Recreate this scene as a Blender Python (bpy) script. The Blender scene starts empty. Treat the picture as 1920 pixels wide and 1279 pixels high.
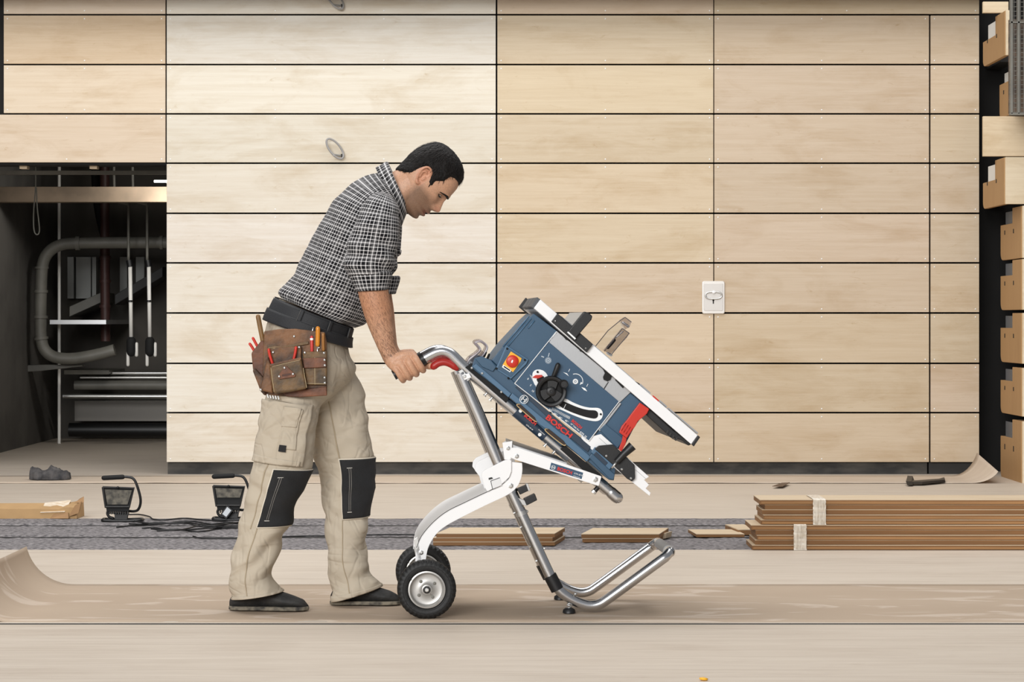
import bpy, bmesh, math, random
import numpy as np
from mathutils import Vector, Matrix, noise as mnoise
random.seed(4)
S = bpy.context.scene
COL = S.collection

# ------------------------------------------------------------------ camera
F = 4466.0            # focal length in pixels of the 1920 x 1279 frame
H = 0.9655            # camera height
HOR = 600.0           # image row of the horizon
cam_d = bpy.data.cameras.new('camera')
cam_d.sensor_width = 36.0
cam_d.lens = F / 1920 * 36.0
cam_d.shift_y = (HOR - 639.5) / 1920
cam_d.clip_end = 200
cam = bpy.data.objects.new('camera', cam_d)
cam.location = (0, 0, H)
cam.rotation_euler = (math.pi / 2, 0, 0)
COL.objects.link(cam)
S.camera = cam

# ------------------------------------------------------------------ light
W = bpy.data.worlds.new('hall_daylight')
S.world = W
W.use_nodes = True
W.node_tree.nodes['Background'].inputs[0].default_value = (0.93, 0.95, 1.0, 1)
W.node_tree.nodes['Background'].inputs[1].default_value = 0.26

def area(name, loc, target, sx, sy, power, color):
    d = bpy.data.lights.new(name, 'AREA')
    d.shape = 'RECTANGLE'; d.size = sx; d.size_y = sy; d.energy = power; d.color = color
    o = bpy.data.objects.new(name, d)
    o.location = loc
    o.rotation_euler = (Vector(target) - Vector(loc)).to_track_quat('-Z', 'Y').to_euler()
    COL.objects.link(o)
    return o
area('skylight', (-1.0, 10.0, 7.0), (-1.0, 10.8, 0), 10, 5.0, 600, (1, 0.98, 0.965))
area('hall_front_fill', (-5.0, -8.0, 5.5), (-0.3, 13, 1.2), 10, 5.0, 2650, (1, 0.995, 0.99))  # unseen area light added behind the camera, evens out wall and foreground
S.view_settings.view_transform = 'Standard'
S.view_settings.look = 'None'
S.view_settings.exposure = 0.0
S.view_settings.gamma = 1.0
S.view_settings.use_curve_mapping = False

# ------------------------------------------------------------------ helpers
def lin(c):
    r = []
    for v in c[:3]:
        v = v / 255.0
        r.append(v / 12.92 if v <= 0.04045 else ((v + 0.055) / 1.055) ** 2.4)
    return (r[0], r[1], r[2], 1.0)

def P(px, py, Y):
    """world point seen at picture position px, py at distance Y"""
    return Vector(((px - 960) * Y / F, Y, H - (py - HOR) * Y / F))

def gy(py, z=0.0):
    return F * (H - z) / (py - HOR)

def G(px, py, z=0.0):
    """point at height z above the floor"""
    return P(px, py, gy(py, z))

def tag(o, label=None, cat=None, group=None, kind=None):
    if label: o['label'] = label
    if cat: o['category'] = cat
    if group: o['group'] = group
    if kind: o['kind'] = kind
    return o

def empty(name, loc=(0, 0, 0), label=None, cat=None, group=None, kind=None):
    o = bpy.data.objects.new(name, None)
    o.location = loc
    o.empty_display_size = 0.1
    COL.objects.link(o)
    return tag(o, label, cat, group, kind)

def finish(o, parent):
    COL.objects.link(o)
    if parent is not None:
        o.parent = parent
        def wm(q):
            return q.matrix_basis if q.parent is None else wm(q.parent) @ q.matrix_parent_inverse @ q.matrix_basis
        o.matrix_parent_inverse = wm(parent).inverted()
    return o

def mobj(name, verts, faces, m, parent=None, smooth=False, uvs=None, bevel=0, seg=2, fix=True, sangle=None):
    me = bpy.data.meshes.new(name)
    me.from_pydata([tuple(v) for v in verts], [], faces)
    if uvs is not None:
        ul = me.uv_layers.new(name='UVMap')
        for lp in me.loops:
            ul.data[lp.index].uv = uvs[lp.vertex_index] if not isinstance(uvs, dict) else uvs[lp.index]
    if fix:
        bm = bmesh.new(); bm.from_mesh(me)
        bmesh.ops.recalc_face_normals(bm, faces=bm.faces)
        bm.to_mesh(me); bm.free()
    if smooth:
        me.polygons.foreach_set('use_smooth', [True] * len(me.polygons))
        if sangle is not None:
            me.set_sharp_from_angle(angle=math.radians(sangle))
    if m is not None:
        me.materials.append(m)
    o = bpy.data.objects.new(name, me)
    finish(o, parent)
    if bevel > 0:
        b = o.modifiers.new('bevel', 'BEVEL'); b.width = bevel; b.segments = seg; b.limit_method = 'ANGLE'
        b.angle_limit = math.radians(40); b.harden_normals = False
    return o

class MB:
    """collects shapes that become ONE mesh"""
    def __init__(s): s.v = []; s.f = []
    def add(s, vf):
        n = len(s.v)
        s.v += [Vector(v) for v in vf[0]]
        s.f += [[i + n for i in f] for f in vf[1]]
        return s
    def build(s, name, m, parent=None, **k): return mobj(name, s.v, s.f, m, parent, **k)

def g_prism(front, dvec):
    n = len(front)
    v = [Vector(p) for p in front] + [Vector(p) + Vector(dvec) for p in front]
    f = [list(range(n)), list(range(2 * n - 1, n - 1, -1))]
    f += [[i, i + n, (i + 1) % n + n, (i + 1) % n] for i in range(n)]
    return v, f

def g_box(a, b):
    x0, y0, z0 = a; x1, y1, z1 = b
    return g_prism([(x0, y0, z0), (x1, y0, z0), (x1, y0, z1), (x0, y0, z1)], (0, y1 - y0, 0))

def cr(pts, n):
    """Catmull-Rom through tuples, n samples per span"""
    A = np.array([tuple(p) for p in pts], float)
    out = []
    for i in range(len(A) - 1):
        p1, p2 = A[i], A[i + 1]
        p0 = A[i - 1] if i > 0 else 2 * p1 - p2
        p3 = A[i + 2] if i + 2 < len(A) else 2 * p2 - p1
        for k in range(n):
            t = k / n
            out.append(0.5 * ((2 * p1) + (-p0 + p2) * t + (2 * p0 - 5 * p1 + 4 * p2 - p3) * t * t + (-p0 + 3 * p1 - 3 * p2 + p3) * t ** 3))
    out.append(A[-1])
    return np.array(out)

def g_tube(path, r, n=16, cap=True, round_end=False):
    pts = [Vector(p) for p in path]
    m = len(pts)
    rr = list(r) if hasattr(r, '__len__') else [r] * m
    if round_end:
        def dome(p, q, rad):
            d = (p - q).normalized()
            return [(p + d * rad * math.sin(a), rad * math.cos(a)) for a in (0.5, 1.0, 1.35)]
        e = dome(pts[-1], pts[-2], rr[-1]); s_ = dome(pts[0], pts[1], rr[0])
        pts = [x[0] for x in reversed(s_)] + pts + [x[0] for x in e]
        rr = [x[1] for x in reversed(s_)] + rr + [x[1] for x in e]
        m = len(pts)
    tang = []
    for i in range(m):
        a = pts[max(i - 1, 0)]; b = pts[min(i + 1, m - 1)]
        tang.append((b - a).normalized())
    up = Vector((0, 1, 0)) if abs(tang[0].y) < 0.9 else Vector((1, 0, 0))
    nrm = (up - tang[0] * up.dot(tang[0])).normalized()
    v = []; f = []
    for i in range(m):
        if i > 0:
            nrm = (nrm - tang[i] * nrm.dot(tang[i])).normalized()
        bi = tang[i].cross(nrm)
        for k in range(n):
            a = 2 * math.pi * k / n
            v.append(pts[i] + (nrm * math.cos(a) + bi * math.sin(a)) * rr[i])
    for i in range(m - 1):
        for k in range(n):
            f.append([i * n + k, i * n + (k + 1) % n, (i + 1) * n + (k + 1) % n, (i + 1) * n + k])
    if cap:
        f.append(list(range(n - 1, -1, -1)))
        f.append([(m - 1) * n + k for k in range(n)])
    return v, f

def g_lathe(prof, c, axis, n=48, mod=None, closed=False):
    """prof: list of (radius, distance along axis)"""
    c = Vector(c); axis = Vector(axis).normalized()
    e1 = Vector((0, 0, 1)); e1 = (e1 - axis * e1.dot(axis))
    if e1.length < 1e-3: e1 = Vector((1, 0, 0))
    e1.normalize(); e2 = axis.cross(e1)
    v = []; f = []; m = len(prof)
    for i, (r, w) in enumerate(prof):
        for k in range(n):
            a = 2 * math.pi * k / n
            q = r + (mod(i, k) if mod else 0)
            v.append(c + axis * w + (e1 * math.cos(a) + e2 * math.sin(a)) * q)
    for i in range(m - 1 + (1 if closed else 0)):
        j = (i + 1) % m
        for k in range(n):
            f.append([i * n + k, i * n + (k + 1) % n, j * n + (k + 1) % n, j * n + k])
    if not closed:
        f.append(list(range(n - 1, -1, -1))); f.append([(m - 1) * n + k for k in range(n)])
    return v, f

def ns(x, y, z=0.0): return mnoise.noise(Vector((x, y, z)))

# ------------------------------------------------------------------ materials
def nt(name):
    m = bpy.data.materials.new(name); m.use_nodes = True
    n = m.node_tree.nodes; l = m.node_tree.links
    return m, n, l, n['Principled BSDF']

def mat(name, col, rough=0.5, metal=0.0, vary=0.0, vscale=8.0, bump=0.0, bscale=60.0, coat=0.0, stretch=(1, 1, 1), col2=None, spec=None, detail=4, bdist=0.01):
    m, n, l, b = nt(name)
    b.inputs['Base Color'].default_value = lin(col)
    b.inputs['Roughness'].default_value = rough
    b.inputs['Metallic'].default_value = metal
    if spec is not None: b.inputs['Specular IOR Level'].default_value = spec
    if coat: b.inputs['Coat Weight'].default_value = coat
    tc = n.new('ShaderNodeTexCoord'); mp = n.new('ShaderNodeMapping'); mp.inputs['Scale'].default_value = stretch
    l.new(tc.outputs['Object'], mp.inputs['Vector'])
    if vary > 0 or col2 is not None:
        t = n.new('ShaderNodeTexNoise'); t.inputs['Scale'].default_value = vscale; t.inputs['Detail'].default_value = detail
        l.new(mp.outputs[0], t.inputs['Vector'])
        r = n.new('ShaderNodeValToRGB')
        c1 = lin(col); c2 = lin(col2) if col2 is not None else tuple(x * (1 - vary) for x in c1[:3]) + (1,)
        r.color_ramp.elements[0].color = c2; r.color_ramp.elements[0].position = 0.35
        r.color_ramp.elements[1].color = c1; r.color_ramp.elements[1].position = 0.65
        l.new(t.outputs['Fac'], r.inputs['Fac']); l.new(r.outputs['Color'], b.inputs['Base Color'])
    if bump > 0:
        t2 = n.new('ShaderNodeTexNoise'); t2.inputs['Scale'].default_value = bscale; t2.inputs['Detail'].default_value = 5
        l.new(mp.outputs[0], t2.inputs['Vector'])
        bp = n.new('ShaderNodeBump'); bp.inputs['Strength'].default_value = bump; bp.inputs['Distance'].default_value = bdist
        l.new(t2.outputs['Fac'], bp.inputs['Height']); l.new(bp.outputs['Normal'], b.inputs['Normal'])
    return m

def wood(name, base, dark, rough=0.55, grain=1.0, use_objcolor=False, stain=0.25, axis='X'):
    """long fine grain along one axis, soft blotches, optional colour from the object's own colour"""
    m, n, l, b = nt(name)
    b.inputs['Roughness'].default_value = rough
    b.inputs['Specular IOR Level'].default_value = 0.3
    tc = n.new('ShaderNodeTexCoord')
    oi = n.new('ShaderNodeObjectInfo')
    ad = n.new('ShaderNodeVectorMath'); ad.operation = 'ADD'
    sc = n.new('ShaderNodeVectorMath'); sc.operation = 'SCALE'; sc.inputs['Scale'].default_value = 37.0
    cb = n.new('ShaderNodeCombineXYZ')
    l.new(oi.outputs['Random'], cb.inputs[0]); l.new(oi.outputs['Random'], cb.inputs[1]); l.new(oi.outputs['Random'], cb.inputs[2])
    l.new(cb.outputs[0], sc.inputs[0])
    l.new(tc.outputs['Object'], ad.inputs[0]); l.new(sc.outputs[0], ad.inputs[1])
    st = {'X': (0.8, 24, 24), 'Y': (24, 0.8, 24), 'Z': (24, 24, 0.8)}[axis]
    st2 = {'X': (1.6, 5, 5), 'Y': (5, 1.6, 5), 'Z': (5, 5, 1.6)}[axis]
    def noise(stv, scale, det, rg=0.6, dist=0.0):
        mp = n.new('ShaderNodeMapping'); mp.inputs['Scale'].default_value = stv
        l.new(ad.outputs[0], mp.inputs['Vector'])
        t = n.new('ShaderNodeTexNoise'); t.inputs['Scale'].default_value = scale; t.inputs['Detail'].default_value = det
        t.inputs['Roughness'].default_value = rg; t.inputs['Distortion'].default_value = dist
        l.new(mp.outputs[0], t.inputs['Vector'])
        return t.outputs['Fac']
    g1 = noise(st, 2.2, 8, 0.72, 0.25)
    g2 = noise(st2, 1.1, 6, 0.65, 0.5)
    r1 = n.new('ShaderNodeMapRange'); r1.inputs['From Min'].default_value = 0.3; r1.inputs['From Max'].default_value = 0.75
    r1.inputs['To Min'].default_value = 0; r1.inputs['To Max'].default_value = 0.55 * grain; l.new(g1, r1.inputs['Value'])
    r2 = n.new('ShaderNodeMapRange'); r2.inputs['From Min'].default_value = 0.48; r2.inputs['From Max'].default_value = 0.8
    r2.inputs['To Min'].default_value = 0; r2.inputs['To Max'].default_value = stain * 1.7; l.new(g2, r2.inputs['Value'])
    su = n.new('ShaderNodeMath'); su.operation = 'ADD'; su.use_clamp = True
    l.new(r1.outputs[0], su.inputs[0]); l.new(r2.outputs[0], su.inputs[1])
    st3 = {'X': (3, 9, 9), 'Y': (9, 3, 9), 'Z': (9, 9, 3)}[axis]
    g3 = noise(st3, 2.6, 9, 0.75, 0.8)
    r3 = n.new('ShaderNodeMapRange'); r3.inputs['From Min'].default_value = 0.60; r3.inputs['From Max'].default_value = 0.74
    r3.inputs['To Min'].default_value = 0; r3.inputs['To Max'].default_value = stain * 1.6; l.new(g3, r3.inputs['Value'])
    s3 = n.new('ShaderNodeMath'); s3.operation = 'ADD'; s3.use_clamp = True
    l.new(su.outputs[0], s3.inputs[0]); l.new(r3.outputs[0], s3.inputs[1]); su = s3
    mx = n.new('ShaderNodeMix'); mx.data_type = 'RGBA'
    mx.inputs['B'].default_value = lin(dark)
    if use_objcolor: l.new(oi.outputs['Color'], mx.inputs['A'])
    else: mx.inputs['A'].default_value = lin(base)
    l.new(su.outputs[0], mx.inputs['Factor']); l.new(mx.outputs['Result'], b.inputs['Base Color'])
    if use_objcolor:
        mm = n.new('ShaderNodeMix'); mm.data_type = 'RGBA'; mm.blend_type = 'MULTIPLY'; mm.inputs['Factor'].default_value = 1
        l.new(oi.outputs['Color'], mm.inputs['A']); mm.inputs['B'].default_value = lin(dark)
        l.new(mm.outputs['Result'], mx.inputs['B'])
    bp = n.new('ShaderNodeBump'); bp.inputs['Strength'].default_value = 0.08; bp.inputs['Distance'].default_value = 0.004
    l.new(g1, bp.inputs['Height']); l.new(bp.outputs['Normal'], b.inputs['Normal'])
    return m

def emit(name, col, strength):
    m, n, l, b = nt(name)
    b.inputs['Base Color'].default_value = lin(col)
    b.inputs['Emission Color'].default_value = lin(col); b.inputs['Emission Strength'].default_value = strength
    return m

def clear(name, col=(248, 249, 249), rough=0.05):
    m, n, l, b = nt(name)
    out = n['Material Output']
    g = n.new('ShaderNodeBsdfGlossy'); g.inputs['Roughness'].default_value = rough; g.inputs['Color'].default_value = (1, 1, 1, 1)
    t = n.new('ShaderNodeBsdfTransparent'); t.inputs['Color'].default_value = lin(col)
    fr = n.new('ShaderNodeLayerWeight'); fr.inputs['Blend'].default_value = 0.12
    mx = n.new('ShaderNodeMixShader')
    l.new(fr.outputs['Facing'], mx.inputs[0]); l.new(t.outputs[0], mx.inputs[1]); l.new(g.outputs[0], mx.inputs[2])
    l.new(mx.outputs[0], out.inputs['Surface'])
    return m

def kraft(name, c1, c2, smear, amount):
    m, n, l, b = nt(name)
    b.inputs['Roughness'].default_value = 0.75; b.inputs['Specular IOR Level'].default_value = 0.25
    tc = n.new('ShaderNodeTexCoord')
    def noise(st, sc, det, dist=0.0):
        mp = n.new('ShaderNodeMapping'); mp.inputs['Scale'].default_value = st; l.new(tc.outputs['Object'], mp.inputs['Vector'])
        t = n.new('ShaderNodeTexNoise'); t.inputs['Scale'].default_value = sc; t.inputs['Detail'].default_value = det; t.inputs['Distortion'].default_value = dist
        l.new(mp.outputs[0], t.inputs['Vector']); return t.outputs['Fac']
    mx = n.new('ShaderNodeMix'); mx.data_type = 'RGBA'; mx.inputs['A'].default_value = lin(c1); mx.inputs['B'].default_value = lin(c2)
    l.new(noise((0.8, 2, 1), 1.5, 6), mx.inputs['Factor'])
    r = n.new('ShaderNodeMapRange'); r.interpolation_type = 'SMOOTHSTEP'
    r.inputs['From Min'].default_value = 0.55; r.inputs['From Max'].default_value = 0.63; r.inputs['To Max'].default_value = amount
    l.new(noise((1.1, 3.4, 1), 2.2, 5, 1.2), r.inputs['Value'])
    m2 = n.new('ShaderNodeMix'); m2.data_type = 'RGBA'; m2.inputs['B'].default_value = lin(smear)
    l.new(mx.outputs['Result'], m2.inputs['A']); l.new(r.outputs[0], m2.inputs['Factor']); l.new(m2.outputs['Result'], b.inputs['Base Color'])
    bp = n.new('ShaderNodeBump'); bp.inputs['Strength'].default_value = 0.12; bp.inputs['Distance'].default_value = 0.006
    l.new(noise((1, 2, 1), 14, 4), bp.inputs['Height']); l.new(bp.outputs['Normal'], b.inputs['Normal'])
    return m

M = dict(
    panel=wood('birch_panel', (215, 200, 175), (216, 200, 176), rough=0.6, grain=0.75, use_objcolor=True, stain=0.34),
    floor=wood('pale_floor', (210, 199, 184), (156, 136, 117), rough=0.55, grain=0.95, stain=0.14),
    backing=mat('dark_backing', (18, 17, 16), 0.9),
    plinth=mat('charcoal_plinth', (40, 39, 38), 0.7, vary=0.4, vscale=6, col2=(74, 71, 66), stretch=(1, 1, 3)),
    kraft=kraft('kraft_paper', (182, 164, 144), (166, 147, 127), (206, 192, 177), 0.5),
    kraft2=kraft('pale_kraft_paper', (202, 187, 169), (192, 175, 156), (212, 198, 180), 0.4),
    felt=mat('grey_felt', (158, 153, 153), 0.95, vscale=95, col2=(76, 73, 75), bump=1.0, bscale=170, stretch=(0.5, 0.7, 1), detail=8),
    plyedge=mat('ply_edge', (168, 124, 78), 0.7, vary=0.25, vscale=3, stretch=(1, 6, 30)),
    core=mat('board_core', (150, 108, 66), 0.7, vary=0.22, vscale=4, stretch=(0.6, 3, 20)),
    boardtop=wood('board_face', (212, 194, 166), (180, 150, 116), grain=0.7),
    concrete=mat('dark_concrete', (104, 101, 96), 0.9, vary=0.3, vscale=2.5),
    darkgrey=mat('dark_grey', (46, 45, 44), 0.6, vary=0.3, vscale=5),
    pipe=mat('grey_pipe', (120, 118, 110), 0.5, vary=0.25, vscale=6),
    pipe_red=mat('maroon_pipe', (74, 48, 44), 0.5),
    steelpipe=mat('steel_pipe', (225, 225, 222), 0.3, 0.85),
    pipe_white=mat('white_pipe', (238, 236, 230), 0.35),
    black=mat('black_plastic', (20, 20, 21), 0.45, bump=0.05, bscale=300),
    blackmatte=mat('black_matte', (16, 16, 16), 0.8),
    rubber=mat('tyre_rubber', (21, 21, 21), 0.6, bump=0.12, bscale=120, vary=0.3, vscale=30),
    chrome=mat('satin_steel', (208, 209, 211), 0.25, 1.0),
    zinc=mat('zinc', (208, 208, 206), 0.34, 0.9),
    white=mat('white_enamel', (238, 238, 238), 0.35, coat=0.2),
    alu=mat('cast_aluminium', (232, 233, 234), 0.42, 0.35),
    silver=mat('silver_sheet', (186, 187, 188), 0.35, 0.75, bump=0.02, bscale=200),
    blue=mat('blue_plastic', (54, 85, 110), 0.42, vary=0.12, vscale=9, bump=0.04, bscale=400),
    bluepanel=mat('blue_panel', (50, 79, 104), 0.4),
    bluelight=mat('pale_blue_plastic', (74, 106, 133), 0.42),
    bluedark=mat('dark_blue_plastic', (33, 50, 68), 0.45),
    red=mat('red_plastic', (196, 44, 26), 0.4),
    darkred=mat('dark_red_plastic', (160, 30, 22), 0.4),
    yellow=mat('yellow_label', (240, 176, 42), 0.5),
    inkwhite=mat('white_print', (236, 238, 238), 0.5),
    inkred=mat('red_print', (208, 40, 30), 0.5),
    clear=clear('clear_plastic'),
    smoke=clear('smoky_plastic', (222, 219, 220)),
    tape=mat('packing_tape', (200, 188, 170), 0.25, vscale=40, col2=(236, 228, 214), stretch=(3, 1, 0.5)),
    cardboard=mat('cardboard', (186, 150, 104), 0.75, vary=0.18, vscale=5, bump=0.2, bscale=20),
)
# ================================================================== the room
YW = 14.87                       # wall of panels
def wx(px, Y=YW): return (px - 960) * Y / F
def wz(py, Y=YW): return H - (py - HOR) * Y / F

def structure(name, vf, m, parent=None, **k):
    o = mobj(name, vf[0], vf[1], m, parent, **k)
    if parent is None: o['kind'] = 'structure'
    return o

y_f0, y_f1 = gy(1031), gy(972)   # front and back edge of the sunken underlay strip
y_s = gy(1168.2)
structure('floor', g_box((-9, y_s, -0.06), (9, y_f0, 0)), M['floor'])
structure('floor_front', g_box((-9, 3.0, -0.06), (9, y_s - 0.04, 0)), M['floor'])
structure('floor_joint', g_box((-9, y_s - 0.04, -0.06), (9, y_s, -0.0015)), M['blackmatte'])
fb = structure('floor_back', g_box((-9, y_f1, -0.06), (9, 21, 0)), M['floor'])
structure('floor_base', g_box((-9, y_f0, -0.09), (9, y_f1, -0.005)), M['blackmatte'])

# felt underlay: three strips laid side by side
ys = [y_f0 + 0.004, gy(1009, -0.006), gy(987, -0.006), y_f1 - 0.004]
for i in range(3):
    v = []; f = []; nx = 600; ny = 14
    for a in range(nx + 1):
        for b_ in range(ny + 1):
            x = -6 + 12.0 * a / nx
            t = b_ / ny
            e = 0.018 * ns(x * 3, i * 7.7) if b_ in (0, ny) else 0
            y = ys[i] + (0.036 if i else 0.004) + (ys[i + 1] - ys[i] - (0.072 if i == 1 else 0.04)) * t + (e if 0 < i or b_ == ny else 0) * (0 if (i == 2 and b_ == ny) else 1)
            z = 0.001 + 0.003 * ns(x * 9, y * 9, i) + 0.0025 * ns(x * 40, y * 40) - (0.008 if b_ in (0, ny) else 0)
            v.append((x, y, z))
    for a in range(nx):
        for b_ in range(ny):
            q = a * (ny + 1) + b_
            f.append([q, q + ny + 1, q + ny + 2, q + 1])
    names = ['strip along the near floor edge', 'middle strip between two dark seams', 'strip along the far floor edge']
    tag(mobj('felt_underlay', v, f, M['felt'], smooth=True), 'grey felt underlay, ' + names[i], 'underlay', 'felt underlay strips')

# panelled wall: one structure, each panel a part
wall = structure('wall_back', g_box((wx(311), YW + 0.10, 0.0), (wx(1837), YW + 0.2, wz(-60))), M['backing'])
cols = [(7, 310), (312.5, 929.5), (932.5, 1337.5), (1339.3, 1742), (1745, 1836)]
rows = [(-66, 26), (29, 119.5), (122.5, 212), (215, 304.5), (307.5, 398.5), (401.5, 491.5), (494.5, 585.5), (588.5, 680), (683, 772.5), (775.5, 866.5)]
tone = {0: (212, 197, 177), 1: (221, 215, 204), 2: (208, 192, 169), 3: (203, 187, 164), 4: (204, 188, 166)}
rowt = [1.0, 0.985, 1.0, 0.985, 0.99, 1.0, 1.0, 1.005, 1.01, 1.01]
wob = random.Random(11)
screws = MB()
for ci, (x0, x1) in enumerate(cols):
    for ri, (y0, y1) in enumerate(rows):
        if ci == 0 and ri > 3: continue
        X0, X1 = x0, x1
        if ci == 0 and ri == 3: X0 = -60
        if ri == 0 and ci == 3: X1 = 1836
        if ri == 0 and ci == 4: continue
        vf = g_box((wx(X0), YW, wz(y1)), (wx(X1), YW + 0.022, wz(y0)))
        ctr = Vector((wx((X0 + X1) / 2), YW, wz((y0 + y1) / 2)))
        o = mobj('panel', [Vector(v) - ctr for v in vf[0]], vf[1], M['panel'], bevel=0.0015, seg=1)
        o.location = ctr
        o.parent = wall
        c = lin(tone[ci]); k = rowt[ri] * wob.uniform(0.965, 1.03)
        if ci == 1 and ri in (0, 1, 2): k *= 1.02
        if ci == 0 and ri == 1: c = lin((208, 188, 161))
        if ci == 0 and ri == 2: c = lin((218, 203, 181))
        o.color = (c[0] * k, c[1] * k * wob.uniform(0.985, 1.012), c[2] * k * wob.uniform(0.96, 1.02), 1)
        n = 2 if X1 - X0 > 500 else 1
        xs = [X0 + 7, X1 - 7] + [X0 + (X1 - X0) * t for t in ((0.33, 0.66) if n == 2 else ((0.5,) if X1 - X0 > 150 else ()))]
        for sx in xs:
            for sy in (y0 + 6, y1 - 6):
                screws.add(g_lathe([(0.0042, 0.002), (0.0042, -0.0015), (0.002, -0.0025)], (wx(sx), YW, wz(sy)), (0, 1, 0), n=8))
so = screws.build('screw_heads', M['inkwhite'], wall); so['kind'] = 'stuff'
# thin studs behind the upper left panels, hidden backing of the lintel
lint = structure('lintel', g_box((wx(-80), YW + 0.025, wz(309)), (wx(311), YW + 0.2, wz(-60))), M['backing'])
structure('baseboard_back', g_box((wx(313), YW + 0.035, 0), (wx(1740), YW + 0.1, wz(866))), M['plinth'])
structure('baseboard_right', g_box((wx(1744), YW + 0.05, 0), (wx(1832), YW + 0.1, wz(868))), M['darkgrey'])
structure('trim_1', g_box((wx(-80), YW - 0.25, wz(2.0)), (wx(2000), YW - 0.1, wz(-40))), mat('gallery_steel', (150, 150, 150), 0.5))

# dark room behind the opening
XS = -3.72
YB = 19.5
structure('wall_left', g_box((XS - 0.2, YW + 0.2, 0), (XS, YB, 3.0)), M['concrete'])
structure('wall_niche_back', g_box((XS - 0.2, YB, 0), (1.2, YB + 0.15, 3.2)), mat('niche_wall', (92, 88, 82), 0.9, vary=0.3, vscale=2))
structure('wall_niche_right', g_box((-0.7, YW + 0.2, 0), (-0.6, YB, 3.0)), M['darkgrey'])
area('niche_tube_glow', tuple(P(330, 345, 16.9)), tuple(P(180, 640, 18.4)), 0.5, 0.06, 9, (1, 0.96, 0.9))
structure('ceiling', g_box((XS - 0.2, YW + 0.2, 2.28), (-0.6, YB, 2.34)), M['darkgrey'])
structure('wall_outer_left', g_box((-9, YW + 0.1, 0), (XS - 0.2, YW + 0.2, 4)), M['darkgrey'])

def pipe(name, pts, rpx, Y, m, label, cat='pipe', group=None, n=14, smoothn=6, rings=()):
    s = Y / F
    path = cr([tuple(P(p[0], p[1], Y + (p[2] if len(p) > 2 else 0))) for p in pts], smoothn) if len(pts) > 2 else [P(p[0], p[1], Y) for p in pts]
    vf = g_tube(path, rpx * s, n)
    if not rings:
        return tag(mobj(name, vf[0], vf[1], m, smooth=True, sangle=40), label, cat, group)
    e = empty(name, tuple(Vector(path[-1])), label, cat, group)
    mobj('pipe_run', vf[0], vf[1], m, e, smooth=True, sangle=40)
    for (a, b) in rings:
        A = P(a[0], a[1], Y); B = P(b[0], b[1], Y)
        vf = g_tube([A, B], rpx * s * 1.22, n)
        mobj('pipe_collar', vf[0], vf[1], m, e, smooth=True, sangle=40)
    return e

# timber beam across the room and the rails above it
tag(mobj('beam', *g_box((XS, 17.2, wz(379, 17.2)), (-0.72, 17.34, wz(350, 17.2))), mat('rough_beam', (150, 132, 112), 0.8, vary=0.4, vscale=4), bevel=0.004),
    'rough brown beam spanning the dark opening', 'beam')
tag(mobj('ceiling_rail', *g_box((XS, 15.5, wz(327, 15.5)), (-0.72, 15.56, wz(320, 15.5))), M['pipe']), 'thin grey rail under the ceiling of the dark opening', 'rail')
for k, (a, b) in enumerate(((39, 53), (170, 184))):
    tag(mobj('wood_block', *g_box((wx(a, 15.0), 14.96, wz(317, 15.0)), (wx(b, 15.0), 15.04, wz(309))), M['boardtop']),
        ['small pale wood block under the lintel near the concrete wall', 'small pale wood block under the lintel above the maroon pipe'][k], 'block', 'wood blocks above the opening')
t = tag(mobj('fluorescent_tube', *g_tube([P(289, 340, 17.0), P(340, 340, 17.0), P(341, 338, 17.0), P(341, 240, 17.0)], 0.009, 10), emit('tube_light', (255, 252, 245), 3.0), smooth=True),
        'glowing white fluorescent tube at the top of the dark opening', 'light')
pipe('drain_pipe', [(790, 455), (330, 455), (250, 455), (150, 456), (115, 459), (92, 472), (80, 496), (77, 540), (76, 600), (77, 632), (84, 656), (104, 670), (140, 672), (185, 664), (215, 656)], 11, 18.2, M['pipe'],
     'thick grey drain pipe bending down beside the concrete wall', rings=(((150, 456), (142, 456)), ((300, 455), (306, 455)), ((78, 500), (78, 504)), ((76.5, 544), (76.5, 549)), ((76.3, 592), (76.3, 597)), ((77, 632), (77.6, 637))))
for x, k in ((244, 'left'), (279, 'right')):
    e = empty('supply_pipe', tuple(P(x, 644, 18.0)), 'white vertical supply pipe, the one %s the opening edge' % ('farther from' if k == 'left' else 'nearer to'), 'pipe', 'white supply pipes')
    mobj('upper_pipe', *g_tube(cr([tuple(P(*p)) for p in ((x - 30, 260, 18.0), (x - 30, 340, 18.0), (x - 26, 374, 18.0), (x - 12, 381, 18.0), (x - 4, 384, 18.0), (x - 3, 395, 18.0), (x - 3, 440, 18.0), (x - 3, 488, 18.0))], 5), 0.011, 10), M['pipe'], e, smooth=True)
    mobj('coupling', *g_tube([P(x - 2, 488, 18.0), P(x, 500, 18.0)], 0.024, 12), M['black'], e, smooth=True, sangle=40)
    mobj('lower_pipe', *g_tube([P(x, 500, 18.0), P(x + 2, 640, 18.0)], 0.015, 12), M['pipe_white'], e, smooth=True)  # lit stretch of the pipe, its brightness put into the white colour
    mobj('coupling', *g_tube([P(x, 563, 17.99), P(x, 566, 17.99)], 0.018, 12), M['black'], e, smooth=True, sangle=40)
    mobj('valve', *g_tube([P(x + 2, 640, 18.0), P(x + 2, 660, 18.0)], 0.036, 14, round_end=True), M['blackmatte'], e, smooth=True)
for k, (x, y0, y1) in enumerate(((256, 645, 666), (291, 645, 666), (240, 660, 684), (276, 660, 684))):
    tag(mobj('pipe_stub', *g_tube([P(x, y0, 18.0), P(x, y1, 18.0)], 0.013, 10, round_end=True), M['pipe_white'], smooth=True), 'short white pipe stub %s the black valve %s the opening edge' % ('beside' if k < 2 else 'below', 'farther from' if k % 2 == 0 else 'nearer to'), 'pipe', 'pipe stubs')
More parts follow.
